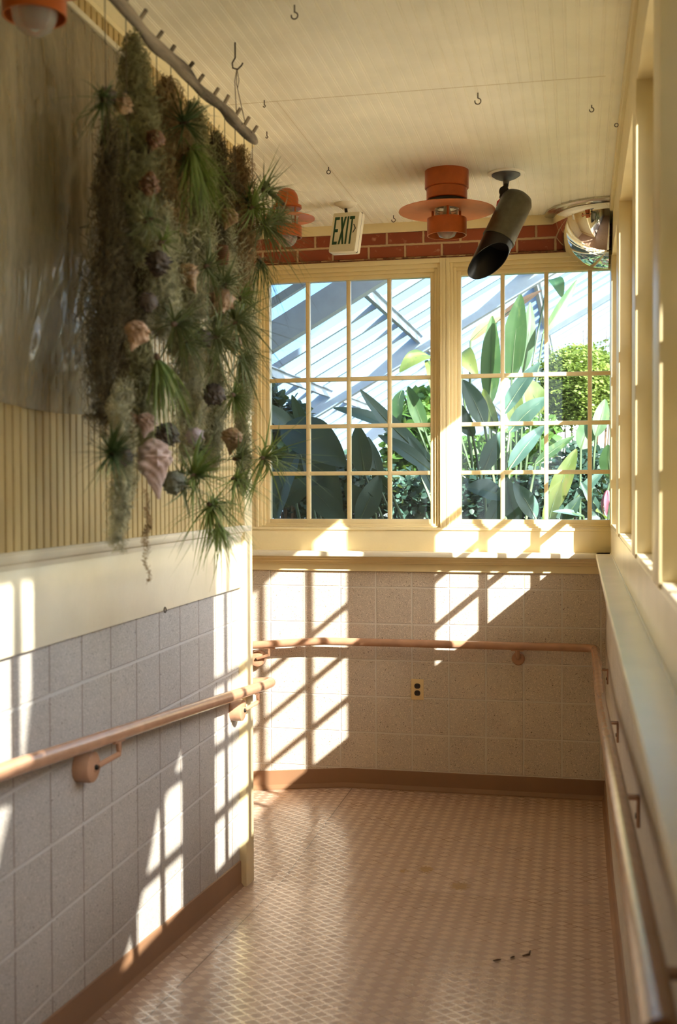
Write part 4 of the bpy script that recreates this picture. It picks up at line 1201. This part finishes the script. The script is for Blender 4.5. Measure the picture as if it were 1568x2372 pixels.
F0 = (0, -1, .25)
FL = (-.5, -1, .3); FR = (.5, -1, .3); FU = (0, -.55, 1)
big_plant('strelitzia', 'dark paddle leaved plant arching up leftward across the left window', 'plant', (-.55, 7.35, 0), [
  (1002, 1075, 834, 903, 7.3, 7.1, 44, M_leafblue, (.3, -1, .5), -.06),
  (930, 1000, 772, 945, 7.5, 7.3, 38, M_leafblue, (0, -1, .8), .05),
  (1000, 1092, 876, 1008, 7.0, 6.9, 38, M_leafblue, (.2, -1, .6), .05),
  (845, 1100, 828, 985, 6.9, 6.9, 52, M_leafdark, F0, .04),
  (880, 1130, 852, 1012, 7.0, 7.0, 34, M_leafblue, FR, .05),
  (905, 1140, 862, 1085, 6.9, 6.85, 34, M_leafdark, FL, .1),
  (1010, 1150, 945, 1010, 7.2, 7.1, 34, M_leafblue, FR, .03)])
big_plant('banana_plant', 'broad dark drooping leaved plant filling the lower left panes', 'plant', (-1.35, 7.3, 0), [
  (660, 985, 800, 1080, 7.0, 6.8, 105, M_leafdark, (-.2, -1, .8), .10),
  (700, 1010, 790, 1200, 7.1, 6.9, 78, M_leafdark, (.1, -1, .4), .06),
  (716, 1015, 676, 915, 7.6, 7.5, 30, M_leafdark, F0, .04),
  (690, 1010, 590, 930, 7.6, 7.4, 46, M_leafdark, (.2, -1, .5), .08),
  (690, 1040, 640, 1210, 6.9, 6.8, 70, M_leafdark, FL, .08),
  (760, 1170, 700, 1060, 7.0, 6.9, 46, M_leafdark, FR, .05),
  (720, 1130, 800, 1215, 6.8, 6.75, 60, M_leafdark, F0, .08),
  (640, 1170, 730, 1110, 6.8, 6.9, 56, M_leafdark, (.2, -1, .3), .08),
  (870, 1190, 800, 1120, 6.9, 6.8, 62, M_leafdark, FL, .06),
  (830, 1210, 880, 1100, 6.8, 6.85, 54, M_leafdark, FR, .05)])
big_plant('banana_plant', 'banana plant with tall upright striped leaves behind the right window', 'plant', (-.45, 8.2, 0), [
  (1135, 935, 1140, 732, 8.2, 8.3, 46, M_leafmid, F0, .03),
  (1185, 880, 1206, 682, 8.0, 8.1, 56, M_leafmid, (-.2, -1, .1), .04),
  (1212, 860, 1228, 700, 8.4, 8.5, 34, M_leafmid, FR, .05),
  (1065, 820, 1106, 872, 8.1, 7.9, 46, M_leafyel, (-.3, -1, .8), .28),
  (1090, 790, 1170, 720, 8.5, 8.7, 30, M_leafbrown, (-.1, -1, .6), .04),
  (1150, 745, 1255, 672, 8.9, 9.2, 22, M_leafbrown, (0, -1, .8), .03),
  (1258, 775, 1336, 648, 8.3, 8.5, 24, M_leafmid, (.6, -1, .2), .04),
  (1250, 960, 1212, 875, 8.0, 7.9, 58, M_leafyel, (.3, -1, .5), .10),
  (1195, 990, 1190, 890, 7.9, 7.9, 40, M_leafyel, F0, .06),
  (1150, 1000, 1120, 900, 8.1, 8.1, 36, M_leafyel, FL, .05),
  (1270, 650, 1302, 690, 9.5, 9.3, 36, M_leafmid, (.2, -1, .9), .25),
  (995, 825, 925, 862, 8.6, 8.4, 44, M_leafyel, (.2, -1, .8), .20),
  (990, 835, 998, 900, 8.6, 8.4, 30, M_leafyel, FR, .15),
  (930, 905, 925, 985, 8.6, 8.4, 40, M_leafmid, FL, .1),
  (985, 1000, 945, 895, 8.5, 8.6, 36, M_leafmid, F0, .05)])
big_plant('strelitzia', 'dark blue green paddle leaved plant close behind the right window', 'plant', (-.35, 7.2, 0), [
  (1122, 985, 1072, 880, 7.0, 6.95, 48, M_leafblue, (.3, -1, .3), .06),
  (1095, 1010, 1066, 935, 7.0, 6.9, 44, M_leafdark, FL, .08),
  (1165, 960, 1250, 840, 7.2, 7.3, 40, M_leafblue, (-.3, -1, .4), .05),
  (1180, 1000, 1268, 920, 7.2, 7.3, 48, M_leafblue, (-.2, -1, .5), .08),
  (1180, 1085, 1262, 985, 7.0, 7.1, 40, M_leafblue, (-.2, -1, .5), .06),
  (1240, 1075, 1330, 1010, 7.1, 7.2, 26, M_leafmid, (0, -1, .7), .03),
  (1120, 1090, 1160, 1000, 7.0, 7.0, 42, M_leafblue, F0, .06),
  (1165, 1150, 1080, 1130, 6.9, 6.8, 60, M_leafdark, (0, -1, .8), .08),
  (1130, 1220, 1180, 1110, 6.9, 6.9, 44, M_leafblue, FR, .06),
  (1200, 1215, 1170, 1100, 6.9, 6.9, 50, M_leafblue, FL, .05),
  (1240, 1200, 1190, 1120, 6.8, 6.8, 44, M_leafblue, (0, -1, .6), .1)])
big_plant('canna_plant', 'leaning yellow green leaved plant at the side window end', 'plant', (.02, 7.3, 0), [
  (1275, 1190, 1335, 1040, 7.1, 7.2, 46, M_leafyel, (-.2, -1, .2), .05),
  (1268, 1225, 1300, 1115, 7.0, 7.05, 40, M_leafyel, FL, .06),
  (1345, 1040, 1362, 975, 7.3, 7.4, 48, M_leafmid, FR, .05),
  (1380, 1010, 1402, 925, 7.3, 7.4, 36, M_leafmid, (.3, -1, .3), .04),
  (1330, 1160, 1400, 1090, 7.0, 7.1, 26, M_leafblue, (0, -1, .7), .06),
  (1395, 1200, 1345, 1115, 7.0, 7.0, 22, M_leafblue, F0, .04),
  (1350, 1195, 1280, 1185, 6.9, 6.85, 16, M_leafblue, (0, -1, .9), .08),
  (1415, 1105, 1408, 1030, 7.2, 7.2, 44, M_leafmid, FL, .05),
  (1400, 1200, 1380, 1185, 6.9, 6.85, 40, M_leafyel, FU, .1),
  (1300, 1215, 1345, 1150, 6.9, 6.9, 30, M_leafdark, F0, .05)])

def cloud(name, label, cat, blobs, mat, n, ls, mode='oval', group=None, root=None, seed=1):
    """shrub: many small leaves around twigs; blobs are (x, y, z, rx, ry, rz)"""
    g = np.random.default_rng(seed)
    b0 = blobs[0]
    p = empty(name, (b0[0], b0[1], GO), label, cat, group)
    Ps = []
    wts = np.array([b[3] * b[5] for b in blobs]); wts = wts / wts.sum()
    for b, w in zip(blobs, wts):
        k = int(n * w) + 1
        d = g.standard_normal((k, 3)); d /= np.linalg.norm(d, axis=1, keepdims=True)
        r = g.random((k, 1)) ** .45
        Ps.append(np.array(b[:3]) + d * r * np.array(b[3:]) )
    C = np.concatenate(Ps); k = len(C)
    if mode == 'feather':                      # leaflets in pairs along short arching sprays
        q = k // 12; S = C[:q]; dr = g.standard_normal((q, 3)); dr[:, 2] = np.abs(dr[:, 2]) * .3 - .25; dr /= np.linalg.norm(dr, axis=1, keepdims=True)
        tt = np.tile(np.linspace(0, 1, 12), (q, 1)); sd = np.where(np.arange(12) % 2 == 0, 1, -1)[None, :, None]
        sp = np.cross(dr, np.array([.1, .3, 1.0])); sp /= np.linalg.norm(sp, axis=1, keepdims=True)
        C = (S[:, None] + dr[:, None] * tt[..., None] * ls * 6 - np.array([0, 0, 1]) * (tt[..., None] ** 2) * ls * 1.5 + sp[:, None] * sd * ls * .5).reshape(-1, 3)
        D = (sp[:, None] * sd + dr[:, None] * .5 + np.zeros((q, 12, 1))).reshape(-1, 3)
    else:
        D = g.standard_normal((k, 3)); D[:, 2] = D[:, 2] * .5 - .35
    D /= np.linalg.norm(D, axis=1, keepdims=True)
    k = len(C)
    Nn = g.standard_normal((k, 3)) * .6 + np.array([0, -.4, .9]); S2 = np.cross(D, Nn); S2 /= np.linalg.norm(S2, axis=1, keepdims=True) + 1e-6
    N2 = np.cross(S2, D)
    L = ls * (.7 + .6 * g.random((k, 1))); W = L * (.30 if mode == 'feather' else .42)
    V = np.stack([C, C + D * L * .35 + S2 * W - N2 * L * .05, C + D * L * .75 + S2 * W * .7 - N2 * L * .03, C + D * L, C + D * L * .75 - S2 * W * .7 - N2 * L * .03, C + D * L * .35 - S2 * W - N2 * L * .05], 1).reshape(-1, 3)
    i0 = np.arange(k)[:, None] * 6
    F = np.concatenate([i0 + np.array([0, 1, 2, 3]), i0 + np.array([0, 3, 4, 5])])
    np_mesh('foliage', V, F, mat, p, smooth=False)
    m = MB()
    for b in blobs:
        for q in range(3):
            m.tube([(b0[0], b0[1], GO), (b0[0] * .4 + b[0] * .6, b0[1] * .4 + b[1] * .6, (GO + b[2]) * .5), (b[0] + g.uniform(-.5, .5) * b[3], b[1], b[2] + b[5] * .5)], [.018, .010, .003], 6)
    m.build('twigs', M_bark, p)
    return p
def bl(u, v, y, ru, rv, ry):
    c = at(u, v, 'y', y); s = y / FPX
    return (c.x, c.y, c.z, ru * s, ry, rv * s)
cloud('feathery_shrub', 'bright feathery shrub behind the right window toward the corner', 'shrub', [bl(1345, 890, 9.4, 75, 90, .5), bl(1380, 800, 9.8, 60, 70, .5), bl(1300, 930, 9.2, 55, 60, .4), bl(1420, 850, 9.6, 50, 110, .5)], M_leaffern, 36000, .030, 'feather', seed=3)
cloud('climbing_vine', 'bright lobed leaf vine behind the lower right panes of the left window', 'vine', [bl(955, 1000, 9.0, 55, 80, .35), bl(930, 1060, 8.9, 40, 50, .3), bl(985, 930, 9.3, 30, 40, .3)], M_leafvine, 1500, .085, seed=4)
cloud('climbing_vine', 'vine thicket between the upright banana leaves and the ground', 'vine', [bl(1110, 1060, 8.9, 60, 60, .4), bl(1190, 1050, 9.0, 60, 60, .4), bl(1250, 1010, 9.0, 40, 60, .4)], M_leafvine, 1300, .070, seed=5)
cloud('dark_shrub', 'dark small leaved shrub low behind the right window', 'shrub', [bl(1340, 1110, 8.2, 80, 90, .4), bl(1250, 1150, 8.0, 90, 70, .4), bl(1120, 1150, 8.1, 70, 70, .4)], M_leafdark, 5000, .050, seed=6)
cloud('dark_shrub', 'dark small leaved shrub low behind the left window', 'shrub', [bl(700, 1130, 8.2, 90, 100, .4), bl(830, 1130, 8.2, 90, 90, .4), bl(950, 1150, 8.2, 70, 70, .4)], M_leafdark, 5200, .055, seed=7)
cloud('dark_shrub', 'dark cut leaf shrub at the left edge of the left window', 'shrub', [bl(655, 985, 7.9, 45, 40, .3), bl(690, 945, 8.0, 18, 22, .15), bl(630, 930, 8.1, 20, 30, .2)], M_leafdark, 700, .080, seed=8)
cloud('palm_shrub', 'yellow green fan leaved shrub low at the left window edge', 'shrub', [bl(670, 1060, 7.9, 50, 45, .25)], M_leafmid, 520, .110, seed=9)
cloud('hedge_bank', 'far bank of mixed greenery across the greenhouse', 'hedge', [(x_, 15.5, -1.3 + .25 * math.sin(x_ * 2), .9, .8, .85) for x_ in (-3, -2, -1, 0, 1, 2, 3, 4)], M_leafvine, 7000, .13, seed=10)

cloud('hedge_bank', 'unseen tall hedge added beyond the gravel to block sky light', 'hedge', [(4.7 + .2 * math.sin(y_ * 3), y_, .40 + .08 * math.sin(y_ * 2), .6, .7, 2.45) for y_ in (-6, -5, -4, -3, -2, -1, 0, 1, 2, 3)], M_leafdark, 14000, .18, seed=12)  # unseen hedge added to keep sky light off the left wall
cloud('dark_shrub', 'unseen low dark shrub added under fourth and fifth side windows to cut light', 'shrub', [(1.15, y_, -.85, .45, .40, .95) for y_ in (-.7, -.2, .3, .8, 1.3)], M_leafdark, 5200, .07, seed=13)  # unseen shrub added to block low sky and gravel light
# flower of the banana relative by the corner
fc = at(1407, 1165, 'y', 6.9)
fp = empty('banana_flower', tuple(fc), 'dusky pink drooping flower behind the corner pane', 'flower')
for k in range(7):
    a = k * 2 * PI / 7
    blade(fc + Vector((.006 * math.cos(a), .006 * math.sin(a), .075)), fc + Vector((.020 * math.cos(a), .020 * math.sin(a), -.075)), .030, (math.cos(a), math.sin(a), .1), M_flower, fp, .12, None, pet=.002)
m = MB(); m.tube([fc + Vector((.03, .03, -1.7)), fc + Vector((.03, .04, -.2)), fc + Vector((.03, .03, .10)), fc + Vector((.01, .01, .115)), fc + Vector((0, 0, .07))], .007, 8); m.build('flower_stem', M_stem, fp)

# ------------------------------------------------------------------ unseen plants added on the gravel, leaves laid to shade the left wall
def shading_plant(label, root, specs):
    r = Vector(root)
    p = empty('banana_plant', (r.x, r.y, GO), label, 'plant', 'unseen banana plants added to shade the left wall')
    for (b, t, w, f, mat) in specs:
        blade(b, t, w, f, mat, p, .06, (r.x, r.y, GO + .4), pet=.014)
    m = MB(); m.tube([(r.x, r.y, GO - .05), (r.x, r.y, GO + .6)], [.09, .06], 12); m.build('stem', M_stem, p)
    return p
sf = (-1.1, 1, -.9)
shading_plant('unseen tall banana plant added to mask sun through the fourth side window', (1.25, .55, 0), [
  ((1.15, .55, .55), (1.25, 1.25, 2.15), .55, sf, M_leafmid), ((1.15, 1.02, 1.05), (1.2, 1.58, 2.25), .52, sf, M_leafmid), ((1.2, .50, .45), (1.2, .75, 2.1), .5, sf, M_leafmid), ((1.2, .45, .6), (1.3, .45, 1.6), .35, sf, M_leafmid), ((1.3, .5, .5), (1.9, .2, 1.4), .4, (0, -.5, 1), M_leafmid)])
shading_plant('unseen shorter banana plant added to mask sun through the fifth side window', (1.35, -.35, 0), [
  ((1.3, -.10, .2), (1.25, .22, 1.45), .20, sf, M_leafmid),
  ((1.3, -.3, .2), (1.3, -.05, 1.35), .30, sf, M_leafmid), ((1.3, -.4, .2), (1.2, -.75, 1.2), .34, sf, M_leafmid), ((1.35, -.3, .3), (1.3, .25, 1.15), .26, sf, M_leafmid), ((1.4, -.4, .3), (2.0, -.6, 1.0), .36, (0, -.5, 1), M_leafmid)])
